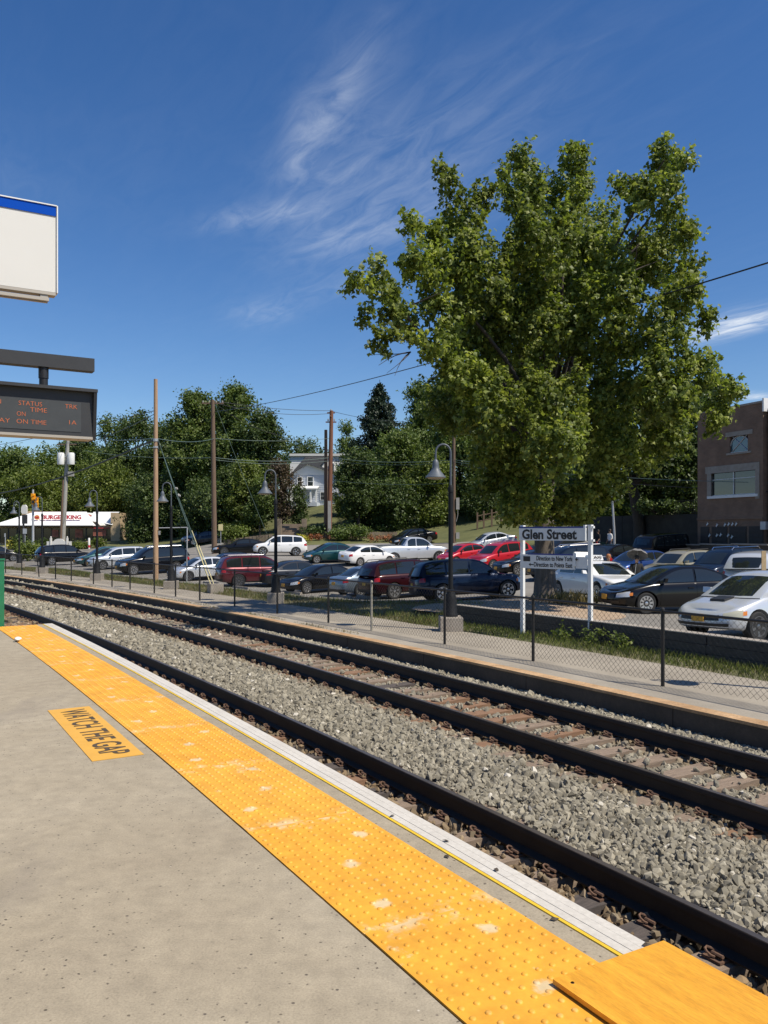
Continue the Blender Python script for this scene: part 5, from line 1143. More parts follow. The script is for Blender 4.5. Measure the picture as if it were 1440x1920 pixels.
# second street tree, leaning trunk, right of the maple
t2 = thing('street_tree', 'dark street tree with leaning trunk behind the boxy black car', 'tree', Wp(1196, 1002, 64)); T0 = t2.location.copy()
l2 = []
for (x, y, r, Y) in ((1150, 850, 46, 57), (1200, 800, 70, 58), (1260, 830, 66, 57), (1310, 800, 50, 57), (1320, 860, 44, 56), (1270, 890, 36, 56), (1230, 870, 46, 56), (1110, 880, 36, 57), (1170, 760, 60, 59), (1270, 760, 60, 59), (1350, 830, 30, 57), (1340, 905, 22, 56)):
    Y += 6.5; c = Wp(x, y, Y) - T0; R_ = r * Y / FPX * .9; l2.append((c.x, c.y, c.z, R_, R_, R_))
c = link('crown', leaf_mesh('crown', l2, 15000, .30, 77, False, .4, .3, 10, .3), M_LEAFD, t2); c['kind'] = 'stuff'
tk = MB(); tk.tube([Wp(1200, 1015, 64) - T0, Wp(1198, 980, 64) - T0, Wp(1190, 930, 64) - T0, Wp(1178, 895, 64) - T0, Wp(1170, 850, 64) - T0], [.5, .42, .40, .36, .25], 10); part('trunk', tk, M_BARKD, t2, 60)
lb = MB(); rgt = random.Random(8)
for l in l2: limb(lb, Wp(1182, 905, 64) - T0, l[:3], .16, .04, rgt, 6, .1, 6)
part('branches', lb, M_BARKD, t2, 60)
# spruce
sp0 = Wp(712, 960, 112); g = G(sp0.x, sp0.y); sp_ = thing('spruce_tree', 'dark pointed spruce rising above the hillside trees', 'tree', (sp0.x, sp0.y, g)); Ht = Wp(712, 712, 112).z - g; rgt = random.Random(4)
nb = []; brm = MB(); nv = []
for k in range(30):
    q = k / 30; z = Ht * (.22 + .76 * q); rr_ = (1 - q) ** .85 * 6.4 + .15
    for j in range(7):
        a = rgt.uniform(0, 2 * PI); e = Vector((math.cos(a) * rr_ * rgt.uniform(.75, 1.1), math.sin(a) * rr_ * rgt.uniform(.75, 1.1), z - rr_ * .22)); st_ = Vector((0, 0, z)); brm.tube([st_, st_.lerp(e, .5) + Vector((0, 0, -.1)), e + Vector((0, 0, .15))], [.05, .03, .01], 4)
        for w2 in range(int(6 + rr_ * 7)):
            f = rgt.uniform(.15, 1.0); p = st_.lerp(e, f); nv.append((p.x + rgt.gauss(0, .18), p.y + rgt.gauss(0, .18), p.z - abs(rgt.gauss(0, .28)), .16, .16, .2))
c = link('crown', leaf_mesh('crown', nv, 36000, .30, 9, False, .2, .6, 2, .16), M_NEEDLE, sp_); c['kind'] = 'stuff'
part('trunk', MB().tube([(0, 0, -.5), (0, 0, Ht * .5), (0, 0, Ht)], [.3, .18, .03], 8), M_BARKD, sp_); part('branches', brm, M_BARKD, sp_)
# shrubs, flower beds
def shrub(name, label, px, py, Y, w_, h_, mat, n, ls, seed, group=None):
    p = Wp(px, py, Y); g = p.z - h_ * .1; g = G(p.x, p.y) if abs(G(p.x, p.y) - p.z) < .8 else p.z; rg = random.Random(seed); t = thing(name, label, 'shrub', (p.x, p.y, g), 0, group)
    lb_ = [(rg.uniform(-.35, .35) * w_, rg.uniform(-.3, .3) * w_ * .6, h_ * rg.uniform(.25, .7), w_ * rg.uniform(.16, .28), w_ * .2, h_ * rg.uniform(.2, .34)) for _ in range(12)]
    c = link('foliage', leaf_mesh('foliage', lb_, n, ls, seed, False, .5, .2, 8, ls), mat, t); c['kind'] = 'stuff'
    sm = MB()
    for l in lb_[:6]: limb(sm, (0, 0, -.1), l[:3], .03, .01, rg, 4, .1, 4)
    part('stems', sm, M_BARKD, t); return t
M_FLOW = m_leaf('orange_blossom', (.22, .08, .03), (.34, .12, .05), (.40, .20, .08), .2); M_FLOWY = m_leaf('yellow_blossom', (.40, .36, .05), (.5, .45, .06), (.55, .5, .1), .2)
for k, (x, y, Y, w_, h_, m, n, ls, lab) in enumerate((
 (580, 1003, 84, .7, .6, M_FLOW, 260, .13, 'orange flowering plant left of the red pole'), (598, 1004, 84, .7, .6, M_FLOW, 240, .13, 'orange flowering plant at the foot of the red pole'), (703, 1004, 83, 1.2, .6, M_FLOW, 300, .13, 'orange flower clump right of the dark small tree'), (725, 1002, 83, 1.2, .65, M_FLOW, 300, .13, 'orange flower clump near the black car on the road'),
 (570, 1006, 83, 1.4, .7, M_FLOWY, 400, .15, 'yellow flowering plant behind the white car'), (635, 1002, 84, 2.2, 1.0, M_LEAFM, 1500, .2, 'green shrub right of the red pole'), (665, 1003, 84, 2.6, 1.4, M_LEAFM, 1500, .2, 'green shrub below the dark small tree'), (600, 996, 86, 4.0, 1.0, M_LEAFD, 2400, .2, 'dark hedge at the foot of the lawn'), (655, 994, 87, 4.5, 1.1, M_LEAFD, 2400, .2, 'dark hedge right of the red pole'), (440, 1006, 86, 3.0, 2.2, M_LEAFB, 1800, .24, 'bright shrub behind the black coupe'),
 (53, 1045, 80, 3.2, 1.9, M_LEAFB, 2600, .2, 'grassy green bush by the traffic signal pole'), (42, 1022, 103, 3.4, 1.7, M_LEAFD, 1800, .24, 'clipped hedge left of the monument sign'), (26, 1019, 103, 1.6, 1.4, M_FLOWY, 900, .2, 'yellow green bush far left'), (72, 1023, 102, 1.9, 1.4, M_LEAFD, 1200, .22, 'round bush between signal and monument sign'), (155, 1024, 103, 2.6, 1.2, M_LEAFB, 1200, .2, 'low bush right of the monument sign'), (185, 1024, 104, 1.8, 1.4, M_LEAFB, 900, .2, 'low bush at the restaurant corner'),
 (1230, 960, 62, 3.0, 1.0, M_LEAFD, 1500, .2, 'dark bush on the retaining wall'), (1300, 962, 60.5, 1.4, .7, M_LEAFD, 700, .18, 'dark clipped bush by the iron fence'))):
    shrub('shrub', lab, x, y, Y, w_, h_, m, n, ls, 300 + k)
# weeds along the retaining wall and the tree's foot
for k, (x, Y, r_) in enumerate(((1130, 18.3, 271.1), (1150, 17.9, 271.15), (1178, 17.4, 271.2))):
    pass
def weed(label, s, r, h_, seed, mat=M_GRASS, z=None, blade=.045, n=60):
    rg = np.random.default_rng(seed); p = AP(r, s, ZW if z is None else z); t = thing('weed', label, 'weed', p, 0, 'weeds by the retaining wall')
    lb_ = [(rg.normal(0, .12), rg.normal(0, .12), h_ * rg.uniform(.2, .8), .14, .14, .14) for _ in range(8)]
    link('foliage', leaf_mesh('foliage', lb_, 150, .08, seed, False, .3, .2, 6, .06), M_LEAFB, t)['kind'] = 'stuff'
    sm = MB(); rg2 = random.Random(seed)
    for l in lb_: limb(sm, (0, 0, -.03), l[:3], .006, .003, rg2, 4, .15, 4)
    part('stems', sm, M_GRASS, t)
for k, (px, Y, lab) in enumerate(((1092, 19.2, 'leafy weed left of the right sign post'), (1135, 18.4, 'leafy weed right of the sign'), (1180, 17.7, 'leafy weed between sign and the fence post'))):
    p = Wp(px, 1000, Y); r_, s_ = polar(p.x, p.y); weed(lab, s_, 271.15, .34, 500 + k)
TBp = Wp(1075, 1128, 27.4); tp = [(TBp.x + RNG.normal(0, .5), TBp.y + RNG.normal(0, .3), G(TBp.x, TBp.y) - .02) for _ in range(500)]
blades('weeds', tp, .15, .55, .014, M_DRY, 'tall dry weeds at the maple foot beside the taxi')
# mulch island round the maple
isl = MB(); n_ = 40; c0 = Vector((TB.x - 1.5, TB.y - 3.2))
ring = []
for k in range(n_):
    a = 2 * PI * k / n_; x = c0.x + math.cos(a) * 3.2; y = c0.y + math.sin(a) * 3.6
    r_, s_ = polar(x, y); 
    if r_ < 271.75: q = AP(271.75, s_); x, y = q.x, q.y
    ring.append((x, y))
cz = G(c0.x, c0.y); rows = [[Vector((c0.x + (x - c0.x) * q, c0.y + (y - c0.y) * q, G(c0.x + (x - c0.x) * q, c0.y + (y - c0.y) * q) + .035 - .03 * q)) for (x, y) in ring + ring[:1]] for q in (.02, .3, .6, .85, 1.0)]
isl.grid(rows); o = part('mulch_bed', isl, M_MULCH, None, 60); o['kind'] = 'structure'
# ================================================================= VEHICLES
def chaikin(P, n=2):
    for _ in range(n):
        Q = [P[0]]
        for a, b in zip(P[:-1], P[1:]):
            Q.append(tuple(a[i] * .75 + b[i] * .25 for i in range(2))); Q.append(tuple(a[i] * .25 + b[i] * .75 for i in range(2)))
        Q.append(P[-1]); P = Q
    return P
TYPES = dict(
 sedan=dict(L=4.8, W=1.82, H=1.47, wb=2.77, fo=.96, wr=.33, top=[(0, .66), (.25, .76), (1.28, .93), (2.0, .95), (3.95, 1.02), (4.55, 1.02), (4.8, .93)], gh=[(1.12, .92), (2.0, 1.44), (2.75, 1.47), (3.3, 1.42), (4.15, 1.03)], win=[(1.45, 2.62), (2.70, 3.62)], doors=[(1.42, 2.62), (2.66, 3.55)]),
 compact=dict(L=4.5, W=1.72, H=1.44, wb=2.62, fo=.85, wr=.31, top=[(0, .62), (.22, .72), (1.12, .90), (1.9, .93), (3.7, .98), (4.28, .99), (4.5, .90)], gh=[(.98, .89), (1.85, 1.41), (2.5, 1.44), (3.05, 1.40), (3.85, 1.0)], win=[(1.3, 2.45), (2.52, 3.38)], doors=[(1.28, 2.45), (2.49, 3.3)]),
 taxi=dict(L=5.38, W=1.98, H=1.50, wb=2.91, fo=1.10, wr=.345, top=[(0, .70), (.3, .80), (1.55, .95), (2.3, .98), (4.4, 1.03), (5.1, 1.03), (5.38, .95)], gh=[(1.42, .94), (2.25, 1.44), (3.0, 1.48), (3.75, 1.45), (4.55, 1.03)], win=[(1.75, 2.92), (3.0, 4.05)], doors=[(1.72, 2.92), (2.96, 3.9)]),
 coupe=dict(L=5.0, W=1.92, H=1.42, wb=2.95, fo=.98, wr=.36, top=[(0, .72), (.2, .82), (1.6, .97), (2.3, .99), (4.1, 1.04), (4.75, 1.06), (5.0, .98)], gh=[(1.5, .96), (2.3, 1.38), (2.9, 1.42), (3.5, 1.37), (4.45, 1.05)], win=[(1.85, 3.05), (3.15, 3.75)], doors=[(1.75, 3.15)]),
 suv=dict(L=4.75, W=1.90, H=1.75, wb=2.78, fo=.92, wr=.37, top=[(0, .80), (.2, .95), (1.2, 1.08), (2.0, 1.10), (4.2, 1.16), (4.6, 1.14), (4.75, 1.05)], gh=[(1.1, 1.06), (1.85, 1.66), (2.6, 1.75), (3.9, 1.70), (4.28, 1.62), (4.62, 1.13)], win=[(1.42, 2.42), (2.50, 3.42), (3.50, 4.22)], doors=[(1.40, 2.44), (2.48, 3.38)]),
 bigsuv=dict(L=5.1, W=1.96, H=1.83, wb=3.05, fo=.92, wr=.39, top=[(0, .86), (.2, 1.0), (1.35, 1.13), (2.1, 1.15), (4.6, 1.18), (4.95, 1.16), (5.1, 1.06)], gh=[(1.25, 1.10), (2.0, 1.74), (2.8, 1.83), (4.3, 1.80), (4.75, 1.68), (5.0, 1.16)], win=[(1.6, 2.62), (2.70, 3.70), (3.78, 4.66)], doors=[(1.55, 2.64), (2.68, 3.62)]),
 boxy=dict(L=4.7, W=1.86, H=1.92, wb=2.85, fo=.80, wr=.40, top=[(0, 1.02), (.08, 1.10), (1.35, 1.14), (2.0, 1.16), (4.4, 1.18), (4.62, 1.18), (4.7, 1.12)], gh=[(1.32, 1.12), (1.62, 1.86), (2.6, 1.92), (4.2, 1.91), (4.58, 1.88), (4.66, 1.16)], win=[(1.55, 2.42), (2.50, 3.42), (3.50, 4.45)], doors=[(1.45, 2.44), (2.48, 3.38)], boxy=1),
 wagon=dict(L=4.5, W=1.74, H=1.58, wb=2.53, fo=.92, wr=.33, top=[(0, .74), (.2, .86), (1.22, .98), (2.0, 1.0), (4.0, 1.05), (4.35, 1.04), (4.5, .94)], gh=[(1.1, .97), (1.85, 1.51), (2.5, 1.58), (3.7, 1.55), (4.0, 1.50), (4.38, 1.04)], win=[(1.42, 2.38), (2.45, 3.35), (3.42, 4.02)], doors=[(1.38, 2.40), (2.44, 3.3)]),
 pickup=dict(L=5.8, W=2.02, H=1.92, wb=3.57, fo=.98, wr=.41, top=[(0, .98), (.2, 1.12), (1.4, 1.22), (2.1, 1.24), (3.7, 1.26), (3.9, 1.27), (5.65, 1.28), (5.8, 1.24)], gh=[(1.3, 1.19), (2.05, 1.84), (2.7, 1.92), (3.35, 1.90), (3.72, 1.26)], win=[(1.7, 2.72), (2.80, 3.42)], doors=[(1.62, 2.74), (2.78, 3.55)], bed=1),
)
WHEELS = {}
def wheel_meshes(r, wdt=.21, sp=7, style=0):
    k = (round(r, 3), sp, style)
    if k in WHEELS: return WHEELS[k]
    M = Matrix.Rotation(-PI / 2, 4, 'X')     # axis along y; outside at +y
    ty = MB().lathe([(r * .68, wdt * .42), (r * .80, wdt * .5), (r * .94, wdt * .48), (r, wdt * .34), (r, -wdt * .34), (r * .94, -wdt * .48), (r * .70, -wdt * .5)], 28, M=M).mesh('tyre', 40)
    rm = MB(); rm.lathe([(r * .70, wdt * .40), (r * .70, wdt * .47), (r * .64, wdt * .47), (r * .62, wdt * .30), (r * .62, 0)], 28, M=M)
    for j in range(sp):
        a = 2 * PI * j / sp; R = Matrix.Rotation(a, 4, 'Y')
        w1, w2 = r * (.075 if style == 0 else .10), r * (.105 if style == 0 else .13)
        pts = [R @ Vector(p) for p in ((-w1, wdt * .40, r * .08), (w1, wdt * .40, r * .08), (w2, wdt * .45, r * .66), (-w2, wdt * .45, r * .66))]
        rm.prism(pts, (0, -wdt * .10, 0))
    rm.lathe([(r * .17, wdt * .30), (r * .17, wdt * .43), (r * .10, wdt * .46)], 14, M=M)
    bk_ = MB().lathe([(r * .66, wdt * .16), (r * .66, wdt * .20), (r * .40, wdt * .21)], 20, M=M)  # black backing disc; its colour stands in for shade behind the spokes
    WHEELS[k] = (ty, rm.mesh('rim', 35), bk_.mesh('wheel_shade_disc', 35)); return WHEELS[k]
MODELS = {}
def car_model(tn):
    if tn in MODELS: return MODELS[tn]
    p = TYPES[tn]; L_, W_, H_ = p['L'], p['W'], p['H']; zb = .20 if H_ < 1.6 else .27; hw = W_ / 2
    tu = [a for a, _ in p['top']]; tz = [b for _, b in p['top']]
    def ztop(u_): return float(np.interp(u_, tu, tz))
    box_ = p.get('boxy'); nf = 5.5 if box_ else 3.2; nr_ = 6 if (p.get('bed') or box_) else 4.0; cf = .42 if box_ else .85; cr_ = .35 if (box_ or p.get('bed')) else .60
    kv = [0, .10, .30, .52, .74, .90, .97, 1.0]; kw = [.90, .965, .995, 1.0, .985, .955, .925, .90] if not box_ else [.92, .97, 1, 1, .995, .985, .97, .95]
    fv = [.10, .02, .0, .01, .035, .10, .17, .24] if not box_ else [.06, .02, 0, 0, .0, .01, .02, .04]
    def KW(v): return float(np.interp(v, kv, kw))
    def FV(v): return float(np.interp(v, kv, fv))
    def S(kind, a, v):           # kind f: plan angle a 0..90 from nose, r: same from tail, s: u along the side
        if kind == 'f': u_ = cf * (1 - math.cos(a) ** (2 / nf)); y = hw * math.sin(a) ** (2 / nf) if a > 0 else 0
        elif kind == 'r': u_ = L_ - cr_ * (1 - math.cos(a) ** (2 / nr_)); y = hw * math.sin(a) ** (2 / nr_) if a > 0 else 0
        else: u_ = a; y = hw
        ue = u_ + FV(v) * max(0, 1 - u_ / (L_ * .22)) - FV(v) * .6 * max(0, 1 - (L_ - u_) / (L_ * .15))
        z0 = zb + .06 * max(0, 1 - u_ / .7) + .08 * max(0, 1 - (L_ - u_) / .8)
        return Vector((L_ / 2 - ue, y * KW(v), z0 + v * (ztop(u_) - z0)))
    st = [('f', a) for a in np.linspace(0, PI / 2, 10)] + [('s', a) for a in np.linspace(cf, L_ - cr_, 22)[1:-1]] + [('r', a) for a in np.linspace(PI / 2, 0, 9)]
    VV = kv; m = MB(); half = [[S(k, a, v) for (k, a) in st] for v in VV]
    loops = []
    for row in half: loops.append(row + [Vector((q.x, -q.y, q.z)) for q in row[-2:0:-1]])
    n = len(loops[0]); vs = [q for l in loops for q in l]; m.add(vs, [(i * n + j, i * n + (j + 1) % n, (i + 1) * n + (j + 1) % n, (i + 1) * n + j) for i in range(len(VV) - 1) for j in range(n)])
    top = half[-1]; rows = []
    for q in top: rows.append([Vector((q.x, q.y * f, q.z + .035 * (1 - f * f) * (1 if q.y > .2 else 0))) for f in (1, .75, .4, 0, -.4, -.75, -1)])
    m.grid(rows); bot = half[0]; m.grid([[Vector((q.x, q.y * f, q.z)) for f in (-1, 0, 1)] for q in bot])
    me = m.mesh('body', None); bm = bmesh.new(); bm.from_mesh(me); bmesh.ops.remove_doubles(bm, verts=bm.verts, dist=.0008); bmesh.ops.recalc_face_normals(bm, faces=bm.faces); bm.to_mesh(me); bm.free()
    ua = (p['fo'], p['fo'] + p['wb']); R_ = p['wr'] + .065
    cut = MB()
    for u_ in ua:
        for sg_ in (-1, 1): cut.tube([(L_ / 2 - u_, sg_ * (hw - .30), p['wr'] - .01), (L_ / 2 - u_, sg_ * (hw + .3), p['wr'] - .01)], R_, 28)
    co = link('cutter', cut.mesh('cutter')); bo_ = link('body_tmp', me); md = bo_.modifiers.new('b', 'BOOLEAN'); md.object = co; md.operation = 'DIFFERENCE'; md.solver = 'EXACT'
    dg = bpy.context.evaluated_depsgraph_get(); me2 = bpy.data.meshes.new_from_object(bo_.evaluated_get(dg)); bpy.data.objects.remove(bo_); bpy.data.objects.remove(co)
    me2.shade_smooth(); me2.set_sharp_from_angle(angle=math.radians(38)); me2.name = 'body'
    # greenhouse
    gp = chaikin(p['gh'], 2 if not box_ else 1); gu = [a for a, _ in gp]; gz_ = [b for _, b in gp]; wb_ = hw * KW(1.0) - .005; wt = hw * (.70 if not box_ else .84); zlo = min(p['gh'][0][1], p['gh'][-1][1])
    if p.get('bed') : wt = hw * .76
    def wg(z): return wb_ - (wb_ - wt) * max(0, min(1, (z - zlo) / (H_ - zlo))) ** 1.15
    def roof(u_): return float(np.interp(u_, gu, gz_))
    fr = (1, .96, .8, .5, 0, -.5, -.8, -.96, -1)
    def cross(u_, z, off=0, fl=1.0): 
        w_ = wg(z); k = max(0, min(1, (z - zlo) / (H_ - zlo))); bow = .10 * (1 - k) + .03
        return [Vector((L_ / 2 - u_ + bow * (1 - f * f) * (1 if u_ < (gu[0] + gu[-1]) / 2 else -1) * fl, w_ * f, z + .04 * k * (1 - f * f) - .018 * k * (abs(f) > .97) + off)) for f in fr]
    g = MB(); g.grid([cross(a, b) for a, b in gp])
    for sg_ in (1, -1):
        g.grid([[cross(a, b)[0 if sg_ > 0 else -1], Vector((L_ / 2 - a, sg_ * (wb_ + .004), min(ztop(a) - .03, b - .001)))] for a, b in gp])
    gm = g.mesh('roof', 40)
    # glazing
    def strip(i0, i1):
        mm = MB(); rows = []
        for k in range(i0, i1 + 1):
            a, b = gp[k]; i_, j_ = max(k - 1, 0), min(k + 1, len(gp) - 1); du, dz_ = gp[j_][0] - gp[i_][0], gp[j_][1] - gp[i_][1]; ln = math.hypot(du, dz_); nx, nz = dz_ / ln, du / ln
            c = cross(a, b); rows.append([Vector((q.x + nx * .008, q.y * .90, q.z + nz * .008 + .0)) for q in c[1:-1]])
        mm.grid(rows); return mm.mesh('glass', 60)
    ib = max(i for i, (a, b) in enumerate(gp) if a <= p['gh'][1][0] - .02); ic = min(i for i, (a, b) in enumerate(gp) if a >= p['gh'][-2][0] + .02)
    glass = [('windscreen', strip(1, ib)), ('rear_window', strip(ic, len(gp) - 2))]
    sidew = []
    for (u0, u1) in p['win']:
        for sg_ in (1, -1):
            mm = MB(); rows = []
            for u_ in np.linspace(u0, u1, 9):
                zl = ztop(u_) + .025; zh = max(zl + .01, roof(u_) - .075); zh = min(zh, H_ - .085)
                rows.append([Vector((L_ / 2 - u_, sg_ * (wg(zl + (zh - zl) * q) + .010 + .012 * math.sin(PI * q)), zl + (zh - zl) * q)) for q in (0, .33, .66, 1)])
            mm.grid(rows); sidew.append((sg_, mm.mesh('side_window', 60)))
    doors = []
    for (u0, u1) in p['doors']:
        for sg_ in (1, -1):
            mm = MB(); rows = []
            for u_ in np.linspace(u0 + .012, u1 - .012, 10):
                vl = .10
                for w0 in ua:
                    d = abs(u_ - w0)
                    if d < R_ + .03: zz = p['wr'] + math.sqrt(max(0, (R_ + .03) ** 2 - d * d)); vl = max(vl, (zz - zb) / (ztop(u_) - zb))
                rows.append([Vector((q.x, sg_ * (q.y + .007), q.z)) for q in [S('s', u_, vl + (.985 - vl) * f) for f in (0, .15, .35, .6, .8, .92, 1)]])
            mm.grid(rows); hd = S('s', u1 - .16, .80); hm = MB().box((hd.x, sg_ * (hd.y + .025), hd.z), (.19, .025, .03)).mesh('handle'); doors.append((sg_, mm.mesh('door', 50), hm))
    def patch(kind, a0, a1, v0, v1, off=.008, na=7, nv_=4, sides=(1, -1)):
        out = []
        for sg_ in sides:
            mm = MB(); rows = []
            for a in np.linspace(a0, a1, na):
                r_ = []
                for v in np.linspace(v0, v1, nv_):
                    q = S(kind, abs(a), v); sy = (1 if a >= 0 else -1) * sg_; d = Vector((math.cos(abs(a)) ** .6 * (1 if kind == 'f' else -1), math.sin(abs(a)) * sy, .15)).normalized() if kind != 's' else Vector((0, sg_, 0)); r_.append(Vector((q.x, q.y * sy, q.z)) + d * off)
                rows.append(r_)
            mm.grid(rows); out.append(mm.mesh('patch', 60))
        return out
    D = math.radians
    tall = H_ > 1.6
    MODELS[tn] = dict(p=p, body=me2, roof=gm, glass=glass, side=sidew, doors=doors, ua=ua, hw=hw, ztop=ztop, L=L_, H=H_, zb=zb, wg=wg,
        head=patch('f', D(30), D(68), .54, .84), amber=patch('f', D(67), D(75), .60, .76, .008, 3), grille=patch('f', D(-24), D(24), .46, .76, .010, 9, 4, (1,)), intake=patch('f', D(-42), D(42), .06, .30, .010, 11, 3, (1,)),
        tail=patch('r', D(46), D(80), .66, .88), bump=patch('r', D(-60), D(60), .02, .22, .010, 11, 3, (1,)), sill=[patch('s', ua[0] + R_ + .03, ua[1] - R_ - .03, .0, .085, .012, 6, 3)])
    return MODELS[tn]
def setm(o, m):
    me = o.data
    if len(me.materials) == 0: me.materials.append(m)
    o.material_slots[0].link = 'OBJECT'; o.material_slots[0].material = m
NAMES = dict(sedan='parked_sedan', compact='parked_sedan', taxi='taxi_cab', coupe='parked_coupe', suv='parked_suv', bigsuv='parked_suv', boxy='parked_suv', wagon='parked_wagon', pickup='pickup_truck')
def car(tn, px, Y, deg, pm, label, cat='car', rim=M_RIM, sp=7, style=0, head=M_HEAD, rails=False, hood=None, plates=True, dz=0, scale=1.0, trimlow=True):
    m = car_model(tn); p = m['p']; x = (px - 720) / FPX * Y; a = math.radians(deg); f = Vector((math.cos(a), math.sin(a), 0)); lft = Vector((-f.y, f.x, 0))
    zc = G(x, Y); zf = G(x + f.x * 1.4, Y + f.y * 1.4); zk = G(x - f.x * 1.4, Y - f.y * 1.4); zl = G(x + lft.x * .8, Y + lft.y * .8); zr = G(x - lft.x * .8, Y - lft.y * .8)
    kt = .3 if Y > 90 else 1.0; fx = Vector((f.x, f.y, kt * (zf - zk) / 2.8)).normalized(); ly = Vector((lft.x, lft.y, kt * (zl - zr) / 1.6)).normalized()
    t = thing(NAMES[tn], label, cat, (0, 0, 0), 0, 'vehicles in the car park'); t.matrix_world = basis(fx, ly, (x, Y, (zf + zk) / 2 + .005 + dz))
    def P_(nm, me, mat, par=t):
        o = link(nm, me, None, par); setm(o, mat); return o
    P_('body', m['body'], pm); P_('roof', m['roof'], pm)
    for nm, me in m['glass']: P_(nm, me, M_CGLASS)
    for sg_, me in m['side']: P_('side_window', me, M_CGLASS)
    drs = []
    for sg_, me, hm in m['doors']: d = P_('door', me, pm); P_('handle', hm, pm, d); drs.append(d)
    for me in m['head']: P_('headlight', me, head)
    for me in m['amber']: P_('turn_signal', me, M_AMBER)
    P_('grille', m['grille'][0], M_CTRIM); P_('lower_grille', m['intake'][0], M_CTRIM); P_('rear_bumper_trim', m['bump'][0], M_CTRIM)
    for me in m['tail']: P_('tail_light', me, M_TAIL)
    if trimlow:
        for me in m['sill'][0]: P_('sill_trim', me, M_CTRIM)
    ty, rm, bk_ = wheel_meshes(p['wr'], .215 if p['H'] < 1.6 else .245, sp, style)
    for u_ in m['ua']:
        for sg_ in (1, -1):
            w_ = link('wheel', None, None, t); w_.location = (m['L'] / 2 - u_, sg_ * (m['hw'] - .115), p['wr']); w_.rotation_euler = (0, random.uniform(0, 2), 0 if sg_ > 0 else PI)
            P_('tyre', ty, M_TYRE, w_); P_('rim', rm, rim, w_); P_('wheel_shade_disc', bk_, M_RIMBK, w_)
    key = tn + '_mirror'
    if key not in MODELS:
        u_ = p['win'][0][0] + .12; mm = []
        for sg_ in (1, -1): mm.append(MB().prism([(m['L'] / 2 - u_ + .06, sg_ * (m['hw'] - .06), m['ztop'](u_) + .03), (m['L'] / 2 - u_ + .10, sg_ * (m['hw'] + .14), m['ztop'](u_) + .05), (m['L'] / 2 - u_ + .08, sg_ * (m['hw'] + .15), m['ztop'](u_) + .17), (m['L'] / 2 - u_ + .04, sg_ * (m['hw'] - .02), m['ztop'](u_) + .16)], (-.09, 0, 0)).mesh('mirror'))
        pf_ = MB().box((m['L'] / 2 + .012, 0, m['zb'] + .28), (.015, .31, .16)).mesh('number_plate'); pr_ = MB().box((-m['L'] / 2 - .012 + .02, 0, m['zb'] + .50), (.02, .31, .16)).mesh('number_plate')
        MODELS[key] = (mm, pf_, pr_)
    mm, pf_, pr_ = MODELS[key]
    for me in mm: P_('mirror', me, pm)
    if plates: P_('number_plate', pf_, M_PLATE); P_('number_plate', pr_, M_PLATE)
    if rails:
        g0, g1 = p['gh'][1][0] + .2, p['gh'][-2][0] - .1
        for sg_ in (1, -1): part('roof_rail', MB().tube([(m['L'] / 2 - g0, sg_ * .52, m['H'] - .06), (m['L'] / 2 - g0 - .15, sg_ * .54, m['H'] + .05), (m['L'] / 2 - g1 + .15, sg_ * .54, m['H'] + .05), (m['L'] / 2 - g1, sg_ * .52, m['H'] - .06)], .022, 6), M_CHROME if rails == 1 else M_CTRIM, t)
    if p.get('bed'):
        part('bed_dark_panel', MB().box((-m['L'] / 2 + .98, 0, 1.33), (1.62, 1.5, .02)), M_CTRIM, t); part('bed_rail', MB().box((-m['L'] / 2 + .98, .83, 1.335), (1.75, .12, .05)).box((-m['L'] / 2 + .98, -.83, 1.335), (1.75, .12, .05)).box((-m['L'] / 2 + .12, 0, 1.335), (.10, 1.6, .05)), pm, t); part('tailgate_handle', MB().box((-m['L'] / 2 - .03, 0, 1.1), (.03, .2, .05)), M_CTRIM, t); part('rear_bumper', MB().box((-m['L'] / 2 - .08, 0, .52), (.18, 1.8, .18)), M_GALV, t)  # flat dark panel painted in place of the open bed's dark interior
    if hood: part('bonnet_scoop', MB().prism([(m['L'] / 2 - hood[0], -.19, m['ztop'](hood[0]) + .012), (m['L'] / 2 - hood[0], .19, m['ztop'](hood[0]) + .012), (m['L'] / 2 - hood[0] - .30, .21, m['ztop'](hood[0] + .30) + .015), (m['L'] / 2 - hood[0] - .30, -.21, m['ztop'](hood[0] + .30) + .015)], (0, 0, .045)), hood[1] or pm, t)
    return t, drs, m
K_BLACK = paint('paint_black', (.006, .006, .007), 0, .2); K_SILVER = paint('paint_silver', (.60, .62, .64), .35, .3); K_WHITE = paint('paint_white', (.74, .74, .73), 0, .3)
K_NAVY = paint('paint_navy', (.004, .011, .032), .3); K_MAROON = paint('paint_maroon', (.10, .006, .012), .35); K_DKRED = paint('paint_dark_maroon', (.03, .004, .006), .3); K_RED = paint('paint_red', (.46, .012, .022), .2)
K_GREY = paint('paint_dark_grey', (.035, .037, .042), .5); K_TEAL = paint('paint_teal', (.006, .055, .06), .4); K_BGREY = paint('paint_blue_grey', (.20, .25, .31), .6); K_TAN = paint('paint_tan', (.40, .355, .235), .45); K_BLUE = paint('paint_blue', (.02, .055, .20), .45); K_DKBLUE = paint('paint_midnight', (.01, .016, .03), .4)
